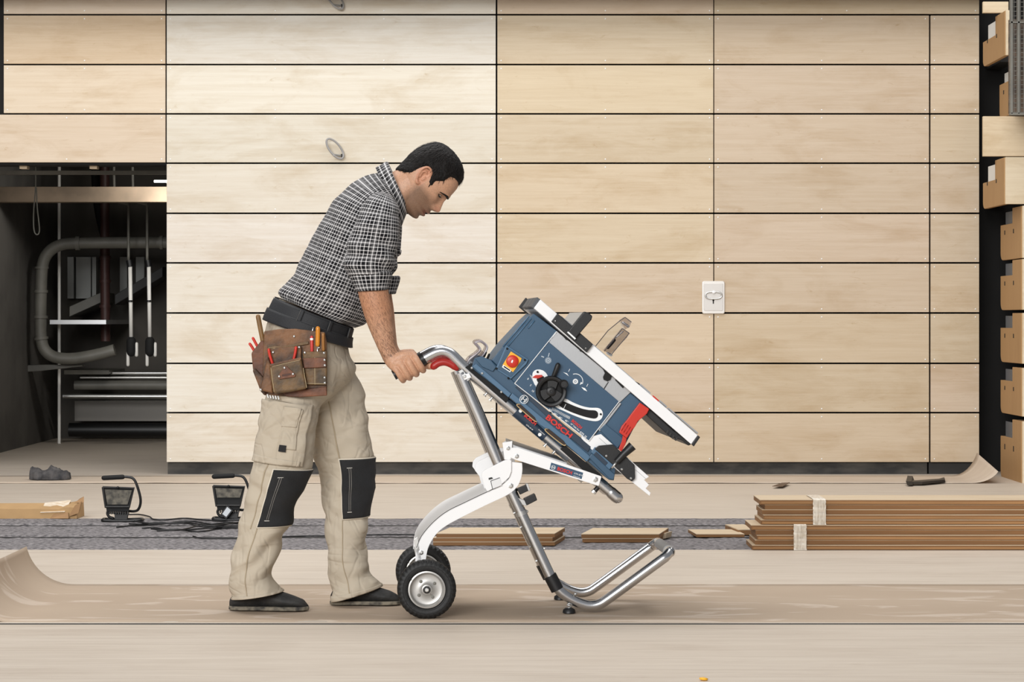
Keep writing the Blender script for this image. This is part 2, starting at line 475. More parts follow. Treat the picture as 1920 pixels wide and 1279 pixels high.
pipe('riser_pipe', [(111, 262), (111, 832)], 3.0, 18.6, M['pipe_white'], 'thin white riser pipe near the concrete wall')
pipe('maroon_pipe', [(196, 265), (197, 500), (198, 640)], 9, 18.8, M['pipe_red'], 'dark maroon vertical pipe in the middle of the opening', rings=(((197, 480), (197, 486)), ((197, 525), (197, 530)), ((197, 572), (197, 577))))
pipe('black_duct', [(178, 268), (180, 350), (186, 400), (198, 452)], 8, 19.0, M['blackmatte'], 'black flexible duct hanging above the drain pipe')
tag(mobj('metal_shelf', *g_box((wx(98, 18.4), 18.3, wz(608, 18.4)), (wx(203, 18.4), 19.5, wz(600, 18.4))), M['silver']), 'narrow metal bracket rail behind the riser pipe', 'bracket')
for nm, y, r, x0, m, lab in (('steel_pipe', 699.5, 3.0, 208, 'steelpipe', 'thin shiny steel pipe, the uppermost of the horizontal ones'),
                             ('steel_pipe', 708, 2.6, 150, 'steelpipe', 'thin shiny steel pipe just under the uppermost horizontal one'),
                             ('insulated_pipe', 722, 9, 140, 'pipe', 'grey insulated pipe between thin steel pipes'),
                             ('steel_pipe', 743, 4.2, 118, 'steelpipe', 'shiny steel pipe running below the insulated pipe'),
                             ('black_pipe', 806, 13, 130, 'black', 'thick glossy black pipe close above the floor')):
    pipe(nm, [(x0, y), (794, y + 1)], r, 18.9, M[m], lab)
tag(mobj('perforated_rail', *g_box((wx(122, 18.8), 18.75, wz(702, 18.8)), (wx(207, 18.8), 19.5, wz(694, 18.8))), M['pipe'], bevel=0.003), 'grey perforated mounting rail beside the steel pipe', 'rail')
mobj_ = tag(mobj('ventilation_cone', *g_prism([P(40, 685, 18.3), P(75, 684, 18.3), P(155, 684, 18.3), P(155, 687, 18.3), P(75, 696, 18.3), P(40, 698, 18.3)], (0, 0.12, 0)), M['pipe'], bevel=0.004), 'grey tapering sheet metal piece under the drain pipe', 'duct')
for k, (x0, x1) in enumerate(((128, 140), (144, 172), (174, 182), (226, 240), (256, 272))):
    tag(mobj('light_panel', *g_box((wx(x0, 19.4), 19.36, wz(560 if k < 3 else 548, 19.4)), (wx(x1, 19.4), 19.48, wz(482, 19.4))), mat('pale_sheet', (190, 192, 188), 0.6), bevel=0.003),
        ['narrow pale sheet by the riser pipe at the back of the dark room', 'wide pale grey sheet left of the maroon pipe, back of the dark room', 'slim pale sheet partly behind the maroon pipe', 'pale sheet behind the supply pipe farther from the opening edge', 'pale sheet behind the supply pipe nearer to the opening edge'][k], 'sheet', 'pale sheets at the back')
for k, (a, b) in enumerate((((130, 575), (190, 548)), ((215, 553), (305, 500)))):
    A = P(a[0], a[1], 18.9); B = P(b[0], b[1], 18.9)
    tag(mobj('cable_tray', *g_prism([A, B, B + Vector((0, 0, -0.08)), A + Vector((0, 0, -0.08))], (0, 0.44 if k else 0.62, 0)), M['darkgrey' if k else 'pipe'], bevel=0.004),
        ['short grey sloping cable tray beside the maroon pipe', 'long dark sloping cable tray behind the white supply pipes'][k], 'tray')
# low pale wall behind the pipes, box on it
tag(mobj('low_wall', *g_box((wx(140, 19.2), 19.2, 0.15), (wx(420, 19.2), 19.4, wz(752, 19.2))), mat('pale_plaster', (150, 146, 140), 0.85)), 'low pale plastered upstand behind the black pipe', 'upstand')
# hanging cord
pipe('hanging_cord', [(67, 235), (67, 337), (66, 360), (63, 400), (64, 432), (70, 440), (74, 430), (70, 390), (68, 352)], 1.2, 16.5, M['pipe'], 'thin grey cord looped from the ceiling rail', 'cord', n=6)

# cable loops on the wall
for (x, y, lab) in ((628, 279, 'grey cable loop on the wall panels near the head'), (628, -2, 'grey cable loop on the topmost panel row')):
    pts = []
    for k in range(22):
        a = 2 * math.pi * k / 21 * 1.02 + 2.1
        rx, ry = 15, 20
        px = x + rx * math.cos(a) * 0.95 + ry * math.sin(a) * 0.35
        py = y + ry * math.sin(a) * 0.9 + rx * math.cos(a) * 0.35
        pts.append(tuple(P(px, py, YW - 0.02 - 0.03 * abs(math.sin(a * 0.5)))))
    pts.append(tuple(P(x + 15, y + 14, YW + 0.01)))
    pth = cr(pts, 3)
    e = empty('cable_loop', tuple(pth[0]), lab, 'cable', 'cable loops on the wall')
    mobj('cable', *g_tube(pth, 0.0065, 8), mat('cable_grey', (150, 148, 146), 0.5), e, smooth=True)
    mobj('cable_hole', *g_lathe([(0.012, 0), (0.012, -0.004), (0.004, -0.006)], P(x + 14, y + 13, YW), (0, 1, 0), 12), M['blackmatte'], e)

# lock plate with flush pull
e = empty('lock_plate', tuple(P(1338, 587, YW)), 'small brushed metal lock plate with keyhole on the panels', 'lock plate')
def rrect(x0, y0, x1, y1, r, n=5):
    o = []
    for cx, cy, a0 in ((x1 - r, y0 + r, -90), (x1 - r, y1 - r, 0), (x0 + r, y1 - r, 90), (x0 + r, y0 + r, 180)):
        for k in range(n + 1):
            a = math.radians(a0 + 90 * k / n); o.append((cx + r * math.cos(a), cy + r * math.sin(a)))
    return o
plate = [P(a, b, YW - 0.012) for a, b in rrect(1316.5, 527, 1359, 588.5, 4)]
mobj('plate', *g_prism(plate, (0, 0.014, 0)), mat('nickel', (226, 222, 216), 0.35, 0.5), e, bevel=0.004, seg=3)
mobj('inset', *g_prism([P(a, b, YW - 0.014) for a, b in rrect(1319.5, 531, 1356, 583, 3)], (0, 0.01, 0)), mat('brushed_nickel', (205, 201, 196), 0.4, 0.6), e, bevel=0.002)
ring = [P(1338 + 15 * math.copysign(abs(math.cos(a)) ** 0.7, math.cos(a)), 554 + 6.5 * math.copysign(abs(math.sin(a)) ** 0.7, math.sin(a)), YW - 0.018) for a in np.linspace(0, 2 * math.pi, 33)]
mobj('pull_ring', *g_tube(ring, 0.0055, 8), M['zinc'], e, smooth=True)
mobj('pivot', *g_lathe([(0.010, 0), (0.010, -0.012), (0.006, -0.015)], P(1338, 548, YW - 0.014), (0, 1, 0), 14), M['white'], e, smooth=True, sangle=40)
kh = MB().add(g_lathe([(0.006, 0), (0.006, -0.003)], P(1337.5, 563.5, YW - 0.0135), (0, 1, 0), 12))
kh.add(g_prism([P(a, b, YW - 0.0165) for a, b in ((1336.6, 563), (1338.4, 563), (1338.6, 569.5), (1336.4, 569.5))], (0, 0.003, 0)))
kh.build('keyhole', M['blackmatte'], e)

# ---- seating steps at the right
dark_r = structure('wall_right', g_box((wx(1838), YW + 0.3, 0), (9, YW + 0.4, 5)), M['backing'])
tanside = wood('step_side', (176, 140, 97), (150, 112, 72), grain=0.6, axis='Z', stain=0.15)
tanface = M['panel']
def step_box(xr, xf, yt, yb, notch, label, slots=True, face_to=2300, cut=True):
    """a stepped box: side panel from its rear edge xr to its front edge xf; yt, yb: top and bottom at the front edge"""
    Yf = 14.1
    Xs = (xf - 960) * Yf / F
    Yr = Xs * F / (xr - 960)
    z1 = H - (yt - HOR) * Yf / F; z0 = H - (yb - HOR) * Yf / F
    e = empty('seating_step', (Xs, Yf, z0), label, 'step', 'wooden seating steps')
    hz = z1 - z0; dy = Yr - Yf
    nz = z1 - hz * notch; ny = Yf + dy * 0.42
    rr = hz * 0.16
    pts = [(Xs, Yf, z0), (Xs, Yf, z1), (Xs, ny, z1), (Xs, ny, nz), (Xs, Yr, nz)]
    for k in range(7):
        a = math.radians(90 * k / 6)
        pts.append((Xs, Yr - rr * 1.2 + rr * 1.2 * math.cos(a), z0 + rr - rr * math.sin(a)))
    mobj('side_panel', *g_prism(pts, (0.025, 0, 0)), tanside, e, bevel=0.002, seg=1)
    fo = mobj('front_board', *g_box((Xs + 0.004, Yf - 0.02, z0), ((face_to - 960) * Yf / F, Yf - 0.0005, z1)), tanface, e, bevel=0.0015, seg=1)
    fo.color = lin((226, 211, 184))
    mobj('tread', *g_box((Xs + 0.026, ny, z1 - 0.02), ((face_to - 960) * Yf / F, Yf, z1 - 0.001)), M['boardtop'], e)
    mobj('backrest_board', *g_box((Xs + 0.03, ny + 0.002, nz - 0.05), ((face_to - 960) * Yf / F, Yr - 0.01, nz - 0.006)), M['boardtop'], e)
    mobj('glass_sheet', *g_box((Xs + 0.012, ny + 0.01, nz), (Xs + 0.018, Yr - dy * 0.16, nz + (z1 - nz) * 0.82)), mat('frosted_acrylic', (226, 230, 230), 0.25) if label.startswith('upper') else mat('grey_acrylic', (96, 100, 106), 0.25), e)
    mobj('rear_bearer', *g_box((Xs + 0.1, Yr - 0.03, z0 + 0.03), (Xs + 0.2, YW + 0.3, z0 + 0.08)), M['darkgrey'], e)
    if slots:
        for q in (0.36, 0.78):
            yy = Yf + dy * q
            mobj('slot', *g_box((Xs - 0.0015, yy - 0.008, z0 + hz * 0.50), (Xs + 0.002, yy + 0.012, z0 + hz * 0.585)), M['blackmatte'], e)
    return e
ords = ['topmost of the lower flight', 'second from the top of the lower flight', 'third from the top of the lower flight', 'fourth from the top of the lower flight', 'standing on the floor beside the curled paper']
for k, (a, b) in enumerate(((386, 484), (486, 581), (587, 682), (690, 781), (790, 911))):
    step_box(1876, 1915, a, b, 0.30, 'pale wooden seating step with slotted side, ' + ords[k])
step_box(1843, 1883, 295, 383, 0.42, 'upper wooden seating step with a wide front board over the lower flight')
step_box(1843, 1884, 20, 104, 0.42, 'upper wooden seating step beside the mesh railing, high up', face_to=1893)
step_box(1874, 1912, 118, 208, 0.26, 'upper wooden seating step partly behind the mesh railing')
for nm, a in (('fascia_board', (1843.5, 3, 1891, 24)), ('fascia_board', (1843.5, 218, 2300, 293))):
    o = mobj(nm, *g_box((wx(a[0], 14.3), 14.3, wz(a[3], 14.3)), (wx(a[2], 14.3), 14.33, wz(a[1], 14.3))), tanface, bevel=0.0015, seg=1)
    o.color = lin((222, 205, 176))
    tag(o, 'plain pale wooden fascia board ' + ('above the topmost seating step' if a[1] < 100 else 'below the mesh railing'), 'board')
# mesh railing
e = empty('mesh_railing', tuple(P(1905, 212, 13.6)), 'grey steel railing with wire mesh above the seating steps', 'railing')
for x in (1896, 1909):
    mobj('post', *g_box((wx(x - 2.2, 13.6), 13.58, wz(214, 13.6)), (wx(x + 2.2, 13.6), 13.62, wz(-30, 13.6))), M['pipe'], e, bevel=0.002)
mobj('bottom_rail', *g_box((wx(1893, 13.6), 13.58, wz(216, 13.6)), (wx(1990, 13.6), 13.62, wz(212, 13.6))), M['pipe'], e)
mobj('middle_rail', *g_box((wx(1893, 13.6), 13.58, wz(44, 13.6)), (wx(1990, 13.6), 13.62, wz(41, 13.6))), M['pipe'], e)
mb = MB()
for k in range(25):
    y = 4 + k * 8.6
    mb.add(g_box((wx(1893, 13.6), 13.598, wz(y + 0.45, 13.6)), (wx(1985, 13.6), 13.602, wz(y - 0.45, 13.6))))
for k in range(14):
    x = 1901 + k * 6
    mb.add(g_box((wx(x - 0.4, 13.6), 13.594, wz(212, 13.6)), (wx(x + 0.4, 13.6), 13.598, wz(-20, 13.6))))
w_ = mb.build('wire_mesh', M['pipe'], e); w_['kind'] = 'stuff'
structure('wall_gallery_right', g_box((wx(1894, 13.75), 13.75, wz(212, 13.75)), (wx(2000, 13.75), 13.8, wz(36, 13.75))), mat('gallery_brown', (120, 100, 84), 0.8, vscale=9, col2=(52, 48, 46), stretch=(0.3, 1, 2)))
structure('gallery_shadow_left', g_box((wx(-60), YW + 0.25, wz(214)), (wx(8), YW + 0.3, wz(-40))), mat('gallery_dark', (92, 80, 72), 0.8, vscale=6, col2=(40, 37, 36), stretch=(0.3, 1, 2)))  # dark backdrop sheet, the gallery's shadow put into its colour

# ---- protective paper on the floor
def sheet(name, y0, y1, x0, x1, curl_at, curl, label, zt=0.0035, nx=260, ny=14, wav=0.004, m='kraft', kz=0.0):
    v = []; f = []
    for a in range(nx + 1):
        s = x0 + (x1 - x0) * a / nx
        for b_ in range(ny + 1):
            t = b_ / ny
            x, z = s, 0.0
            if curl:
                cx, R, sgn = curl
                d = (cx - s) * sgn
                if d > 0:
                    th = d / R
                    x = cx - sgn * R * math.sin(th); z = R * (1 - math.cos(th)) * (1 + kz * (t - 0.5))
            y = y0 + (y1 - y0) * t + 0.006 * ns(s * 1.3, t * 2)
            z += zt + wav * max(0, ns(s * 2.1, y * 3.0) + 0.1) + (0.002 * ns(s * 7, 3.3) if b_ == 0 else 0)
            v.append((x, y, z))
    for a in range(nx):
        for b_ in range(ny):
            q = a * (ny + 1) + b_
            f.append([q, q + ny + 1, q + ny + 2, q + 1])
    o = mobj(name, v, f, M[m], smooth=True)
    so = o.modifiers.new('thick', 'SOLIDIFY'); so.thickness = 0.0014; so.offset = 1
    tag(o, label, 'paper')
    return o
sheet('paper_sheet', gy(1166.5), gy(1096), -1.838, 2.4, None, (-1.60, 0.175, 1), wav=0.0012, zt=0.0004, label= 'brown kraft paper runner under the trolley, one end curled up')
sheet('paper_sheet', gy(907), gy(893.5), -3.6, 2.91, None, (2.71, 0.17, -1), 'pale kraft paper strip along the panelled wall with curled end', ny=6, zt=0.004, m='kraft2', kz=0.7)
# ================================================================== things on the floor behind
# board bundles at the right: each board its own thing
def board(x0, x1, yf, yb, z0, th, label, group, tongue=True):
    e = empty('floor_board', ((x0 + x1) / 2, (yf + yb) / 2, z0), label, 'board', group)
    tk = th * 0.16
    mb = MB().add(g_box((x0, yf, z0), (x1, yb, z0 + th - tk)))
    mb.build('core', M['core'], e)
    o = MB().add(g_box((x0 - 0.001, yf - 0.0015, z0 + th - tk), (x1, yb, z0 + th - 0.0004))).build('face_veneer', M['boardtop'], e)
    if tongue:
        MB().add(g_box((x0 + 0.004, yf - 0.007, z0 + th * 0.12), (x1, yf, z0 + th * 0.62))).build('tongue', M['plyedge'], e)
    return e
places = ['lowest', 'second', 'middle', 'fourth', 'topmost']
Yb = gy(1032)
th = 47.0 / 5 * Yb / F
for b_, (xl, yoff, lab) in enumerate(((1409, 0.0, 'lower'), (1424, 0.012, 'upper'))):
    stag = [(2, 0.0), (8, 0.010), (11, 0.0), (9, 0.012), (0, 0.0)] if b_ == 0 else [(4, 0.0), (9, 0.0), (7, 0.014), (12, 0.012), (2, 0.0)]
    for k in range(5):
        x0 = (xl + stag[k][0] - 960) * Yb / F
        z0 = 0.001 + (b_ * 5 + k) * th
        board(x0, 2.75 + 0.02 * k, Yb + 0.01 + yoff + stag[k][1], Yb + 0.27 + yoff, z0, th,
              '%s board of the %s taped bundle of brown boards' % (places[k], lab), 'boards in taped bundles', tongue=stag[k][1] == 0)
    xt0, xt1 = ((1488, 1512) if b_ == 0 else (1525, 1549))
    z0 = 0.001 + b_ * 5 * th; z1 = z0 + 5 * th
    X0 = (xt0 - 960) * Yb / F; X1 = (xt1 - 960) * Yb / F
    v = []; f = []
    prof = [(Yb + 0.25, z1 + 0.003), (Yb + 0.1, z1 + 0.003), (Yb + yoff - 0.003, z1 + 0.002), (Yb + yoff - 0.004, z1 - 0.004)]
    prof += [(Yb + yoff - 0.004 + 0.004 * math.sin(q * 2.4), z1 - (z1 - z0) * q / 12) for q in range(1, 13)]
    nx = 10
    for a in range(nx + 1):
        for i, (y, z) in enumerate(prof):
            v.append((X0 + (X1 - X0) * a / nx + 0.003 * ns(a * 0.7, i * 0.9), y - 0.003 * abs(ns(a * 1.3, i * 0.4, 2)), z))
    n = len(prof)
    for a in range(nx):
        for i in range(n - 1):
            f.append([a * n + i, (a + 1) * n + i, (a + 1) * n + i + 1, a * n + i + 1])
    tag(mobj('packing_tape', v, f, M['tape'], smooth=True), 'clear packing tape wrapped around the %s bundle of boards' % lab, 'tape', 'packing tape bands')

def loose(x0, x1, yb, n, wpx, labf, group, xs=None, skew=0.0, zth=None):
    Y = gy(yb); t = zth or 0.0185
    for k in range(n):
        o = (xs[k] if xs else (0, 0))
        X0 = (x0 + o[0] - 960) * Y / F; X1 = (x1 + o[1] - 960) * Y / F
        z0 = 0.003 + k * t
        e = empty('loose_board', ((X0 + X1) / 2, Y, z0), labf[k], 'board', group)
        tk = t * 0.18
        pr = lambda za, zb, i: g_prism([(X0 - i, Y - i, za), (X1, Y - i, za), (X1 + skew, Y + wpx, za), (X0 + skew, Y + wpx, za)], (0, 0, zb - za))
        mobj('core', *pr(z0, z0 + t - tk, 0), M['core'], e)
        mobj('face_veneer', *pr(z0 + t - tk, z0 + t - 0.0005, 0.001), M['boardtop'], e)
loose(812, 1040, 1024.5, 3, 0.29, ['lowest brown board of the short stack behind the trolley', 'middle brown board of the short stack behind the trolley', 'topmost brown board of the short stack behind the trolley'],
      'short board stack behind the trolley', [(0, 0), (0, -4), (6, 0)], 0.05, zth=0.0175)
loose(1090, 1236, 1018.5, 2, 0.30, ['lower of two short boards on the felt behind the trolley foot', 'upper of two short boards on the felt behind the trolley foot'],
      'pair of short boards on the felt', [(2, -2), (0, 0)], 0.06)
loose(1306, 1396, 1008.5, 1, 0.24, ['thin short board lying flat beside the taped bundles'], 'offcuts beside the bundles', None, -0.02, zth=0.014)
loose(1384, 1420, 1004.5, 1, 0.26, ['thicker board offcut tucked against the taped bundles'], 'offcuts beside the bundles', None, -0.035, zth=0.026)
tag(mobj('wood_offcut', *g_prism([P(1237, 1012, 10.45), P(1248, 1010, 10.45), P(1250, 999, 10.45), P(1240, 1001, 10.45)], (0.03, 0.08, 0)), M['boardtop'], bevel=0.002), 'small pale wood block beside the pair of short boards', 'offcut')

# wrapped package
Yp = gy(973); s = Yp / F
e = empty('cardboard_package', tuple(G(60, 973)), 'long flat brown cardboard package with torn taped end', 'package')
v = []; f = []
sec = [(0, 0.0), (0.0, 0.048), (0.14, 0.066), (0.17, 0.06), (0.17, 0.0)]
xs = [-60, -20, 20, 60, 90, 110, 122, 132, 140, 146]
for i, x in enumerate(xs):
    q = max(0, (x - 100) / 46)
    for j, (dy, z) in enumerate(sec):
        zz = z * (1 + 0.25 * q) + (0.012 * ns(i * 1.7, j * 2.1) * (1 if q > 0 else 0.25)) * (0 if z == 0 else 1)
        v.append(((x + 5 * q * ns(j * 3.3, i * 0.7) - 960) * s, Yp + dy + 0.02 * q * ns(i, j * 1.9), max(0.001, zz)))
n = len(sec)
for i in range(len(xs) - 1):
    for j in range(n):
        f.append([i * n + j, (i + 1) * n + j, (i + 1) * n + (j + 1) % n, i * n + (j + 1) % n])
f.append(list(range(n))); f.append([(len(xs) - 1) * n + j for j in range(n - 1, -1, -1)])
mobj('box', v, f, M['cardboard'], e)
X = lambda px: (px - 960) * s
flap = mat('cardboard_inside', (160, 124, 86), 0.8, vary=0.2)
for pts in ([(X(130), Yp - 0.012, 0.012), (X(149), Yp - 0.03, 0.03), (X(154), Yp - 0.02, 0.085), (X(140), Yp + 0.0, 0.064)],
            [(X(134), Yp + 0.08, 0.07), (X(152), Yp + 0.06, 0.075), (X(148), Yp + 0.12, 0.098), (X(138), Yp + 0.15, 0.085)],
            [(X(94), Yp - 0.006, 0.002), (X(130), Yp - 0.03, 0.004), (X(128), Yp - 0.012, 0.03), (X(100), Yp - 0.004, 0.022)]):
    mobj('torn_flap', *g_prism(pts, (0.002, 0.004, 0.002)), flap, e)
mobj('tape_strip', *g_prism([(X(76), Yp - 0.004, 0.030), (X(122), Yp - 0.007, 0.034), (X(124), Yp + 0.13, 0.080), (X(76), Yp + 0.11, 0.068)], (0, -0.001, 0.002)), mat('white_tape', (236, 228, 214), 0.3, vscale=30, col2=(206, 182, 150), stretch=(1, 4, 1)), e)

# work lights
def worklight(name, ox, oy, sc, label, rot=0.0, lens=36):
    """ox, oy: middle of the stand's foot on the felt, in picture pixels; shapes in pixels of that distance"""
    Y = gy(oy); s = Y / F * sc
    base = G(ox, oy)
    e = empty(name, tuple(base), label, 'work light', 'work lights on the felt')
    def L(x, z, d=0.0):      # x right, z up, d away (pixels)
        return base + Vector((x * s, d * s, z * s))
    c, sn = math.cos(rot), math.sin(rot)
    # foot
    mobj('foot_frame', *g_tube(cr([tuple(L(*p)) for p in ((-38, 4, -12), (-20, 3, -14), (20, 3, -14), (36, 4, -12), (40, 4, 0), (36, 4, 16), (0, 3, 18), (-36, 4, 16), (-38, 4, 0), (-38, 4, -10))], 4), 3.2 * s, 10), M['black'], e, smooth=True)
    # bail and handle
    mobj('handle_tube', *g_tube(cr([tuple(L(*p)) for p in ((-18, 6, 8), (-28, 10, 8), (-31, 18, 8), (-24, 24, 8), (0, 22, 14), (22, 20, 14), (32, 26, 12), (36, 44, 8), (30, 70, 6), (22, 86, 6), (10, 90, 6), (-8, 90, 6))], 5), 2.7 * s, 10), M['black'], e, smooth=True)
    mobj('grip', *g_tube([L(-38, 88, 6), L(0, 90, 6)], 4.8 * s, 12, round_end=True), M['blackmatte'], e, smooth=True)
    mobj('bracket', *g_prism([L(-13, 2, -10), L(11, 2, -10), L(13, 18, -6), L(-15, 18, -6)], (0, 10 * s, 0)), M['darkgrey'], e, bevel=0.002)
    # lamp head: face tilted up
    fr = [(-38, 69), (25, 67), (16, 22), (-29, 22)]
    hd = MB().add((lambda a, b: (a + b, [[0, 1, 2, 3], [7, 6, 5, 4], [0, 4, 5, 1], [1, 5, 6, 2], [2, 6, 7, 3], [3, 7, 4, 0]]))(
        [L(x, z, -16 + (z - 22) * 0.25) for x, z in fr], [L(x * 0.72 - 1, z * 0.8 + 9, 16) for x, z in fr]))
    hd.build('housing', M['blackmatte'], e, bevel=0.003)
    rim = [(-38, 70), (25, 68), (17, 31), (-31, 31)]
    rp = [tuple(L(x, z, -18 + (z - 22) * 0.25)) for x, z in rim]
    mobj('front_frame', *g_tube(rp + [rp[0]], 2.4 * s, 8), mat('worn_black', (36, 35, 34), 0.5), e, smooth=False)
    mobj('glass', *g_prism([L(x, z, -19.0 + (z - 22) * 0.25) for x, z in ((-34, 66), (21, 64), (21 - (64 - lens) * 0.27, lens), (-34 + (64 - lens) * 0.25, lens))], (0, 1.5 * s, 0)),
         mat('dusty_lamp_glass', (104, 98, 86), 0.6, vscale=40, col2=(58, 55, 49), spec=0.3), e)
    for k in range(9):
        x = -24 + k * 4.6
        mobj('cooling_fin', *g_box(tuple(L(x - 1, 16, -12)), tuple(L(x + 1, 24, 4))), M['black'], e)
    mobj('latch_screw', *g_lathe([(2.6 * s, 0), (2.6 * s, -4 * s), (1.2 * s, -5 * s)], L(-7, 70, -8), (0, 1, 0), 10), M['black'], e, smooth=True, sangle=40)
    return e, L, s
worklight('work_light', 229, 978.5, 0.93, 'black halogen work light with bent handle, lying free on the felt')
e, L, s = worklight('work_light', 436, 976, 0.93, 'black halogen work light with white junction box, beside the worker\'s leg', lens=47)
mobj('junction_box', *g_prism([L(-22, 14, -22), L(-10, 4, -22), L(4, 22, -22), L(-8, 33, -22)], (0, 12 * s, 0)), M['black'], e, bevel=0.002)
mobj('rating_label', *g_prism([L(-18, 15, -22.5), L(-10, 9, -22.5), L(0, 22, -22.5), L(-8, 29, -22.5)], (0, 0.8 * s, 0)), mat('grey_label', (205, 210, 214), 0.4), e)

# cable bundle on the felt
cm = mat('black_cable', (26, 25, 25), 0.5)
rnd = random.Random(3)
e = empty('cable_bundle', tuple(G(340, 988)), 'tangled black cable bundle on the felt between the work lights', 'cable')
for k in range(6):
    pts = []
    x0 = 222 + 14 * k + rnd.uniform(-6, 6)
    for q in range(9):
        t = q / 8
        px = x0 + (452 - x0) * t
        py = 991 - 6 * math.sin(t * 3.0 + k * 0.9) - 4 * t + rnd.uniform(-2.5, 2.5) + k * 0.8
        pts.append(tuple(G(px, py) + Vector((0, 0, 0.006 + 0.006 * (k % 3)))))
    mobj('cable_strand', *g_tube(cr(pts, 6), 0.0036, 7), cm, e, smooth=True)
mobj('cable_strand', *g_tube(cr([tuple(G(*p) + Vector((0, 0, 0.008))) for p in ((240, 968), (262, 968), (280, 972), (288, 977), (310, 978), (345, 975), (380, 978), (450, 984))], 6), 0.0036, 7), cm, e, smooth=True)
mobj('cable_strand', *g_tube(cr([tuple(G(*p) + Vector((0, 0, 0.006))) for p in ((362, 1008), (378, 1012), (420, 1012.5), (470, 1012), (560, 1008), (640, 1007), (735, 1005), (830, 1006))], 6), 0.0032, 7), cm, e, smooth=True)

# crumpled dark cloth by the dark opening
v = []; f = []
Yc = gy(902.5); s = Yc / F
nx, nr = 40, 14
prof = [(50, 2), (52, 20), (57, 23), (66, 21), (76, 15), (84, 17), (90, 24), (97, 23), (104, 20), (114, 16), (122, 14), (127, 12), (129, 2)]
hx = np.interp(np.linspace(51, 129, nx), [p[0] for p in prof], [p[1] for p in prof])
for i in range(nx):
    x = 51 + 78 * i / (nx - 1)
    w = 0.07 * math.sqrt(max(0.03, 1 - ((i / (nx - 1)) * 2 - 1) ** 4))
    for j in range(nr):
        a = math.pi * j / (nr - 1)
        r = 1 + 0.25 * ns(i * 0.35, j * 0.5)
        v.append(((x - 960) * s, Yc + 0.07 - w * math.cos(a) * r, 0.009 + max(0.0, hx[i] * s * math.sin(a) ** 0.7 * r)))
for i in range(nx - 1):
    for j in range(nr - 1):
        f.append([i * nr + j, (i + 1) * nr + j, (i + 1) * nr + j + 1, i * nr + j + 1])
tag(mobj('work_cloth', v, f, mat('dark_cloth', (40, 40, 43), 0.9, vscale=14, col2=(92, 89, 88), bump=0.4, bscale=80), smooth=True), 'crumpled dark grey cloth on the floor before the dark opening', 'cloth')

# black crowbar-like tool and small scraps near the wall
e = empty('pry_tool', tuple(G(1735, 905)), 'black flat hand tool lying on the paper by the wall', 'tool')
mobj('shaft', *g_prism([G(1706, 906, 0.01), G(1762, 902, 0.01), G(1772, 899, 0.01), G(1773, 904, 0.01), G(1730, 908, 0.01), G(1712, 908, 0.01)], (0, 0.03, 0.012)), M['black'], e, bevel=0.002)
mobj('claw', *g_prism([G(1701, 910, 0.008), G(1712, 910, 0.008), G(1714, 900, 0.008), G(1704, 899, 0.008)], (0, 0.05, 0.02)), M['black'], e, bevel=0.002)
sc = MB().add(g_prism([G(1448, 912.5, 0.012), G(1468, 912.5, 0.012), G(1481, 905.5, 0.012), G(1466, 906, 0.012)], (0, 0, 0.003)))
tag(sc.build('cardboard_scrap', mat('brown_scrap', (104, 84, 66), 0.8)), 'small brown rectangular scrap on the paper by the wall', 'scrap')
tag(mobj('wood_chip', *g_lathe([(0.002, 0.001), (0.011, 0.002), (0.012, 0.006), (0.004, 0.008)], G(1319, 1276), (0.1, 0, 1), 12), M['yellow'], smooth=True), 'tiny yellow wood chip on the front floor', 'chip')
# ================================================================== trolley (folding saw stand) and table saw
YAW = math.radians(3.3)
XA = Vector((math.cos(YAW), math.sin(YAW), 0))       # along the trolley
DA = Vector((-math.sin(YAW), math.cos(YAW), 0))      # across it, away from the near side
Y0 = 7.70
X0 = (800 - 960) * Y0 / F
TT = math.tan(YAW)
def Q(px, py, w=0.0, dw=0.0):
    """point of the trolley plane at distance w behind the near wheel, plus dw further across"""
    by = Y0 + w * math.cos(YAW); bx = X0 - w * math.sin(YAW)
    Y = (by - bx * TT) / (1 - TT * (px - 960) / F)
    return P(px, py, Y) + DA * dw
SQ = Y0 / F       # metres per pixel there

def qprism(name, pts, w, dw, m, parent, bevel=0.0015, seg=2, **k):
    return mobj(name, *g_prism([Q(a, b, w) for a, b in pts], DA * dw), m, parent, bevel=bevel, seg=seg, **k)
def qtube(name, pts, r, w, m, parent, n=18, sm=6, round_end=False, **k):
    pp = [tuple(Q(p[0], p[1], p[2] if len(p) > 2 else w)) for p in pts]
    path = cr(pp, sm) if (sm and len(pp) > 2) else pp
    rr = r * SQ if not hasattr(r, '__len__') else [x * SQ for x in (np.interp(np.linspace(0, 1, len(path)), np.linspace(0, 1, len(r)), r))]
    return mobj(name, *g_tube(path, rr, n, round_end=round_end), m, parent, smooth=True, sangle=45)
def shift(pts, dw):
    """same shape moved across the trolley by dw"""
    return dw
def far(pp, dw): return [Vector(p) + DA * dw for p in pp]
def bolt(px, py, w, r, parent, m='zinc', name='bolt'):
    c = Q(px, py, w)
    return mobj(name, *g_lathe([(r * SQ * 1.35, 0.002), (r * SQ * 1.35, -0.001), (r * SQ, -0.0015), (r * SQ, -0.005), (r * SQ * 0.6, -0.006)], c, DA, 6 if r > 3 else 12), M[m], parent)

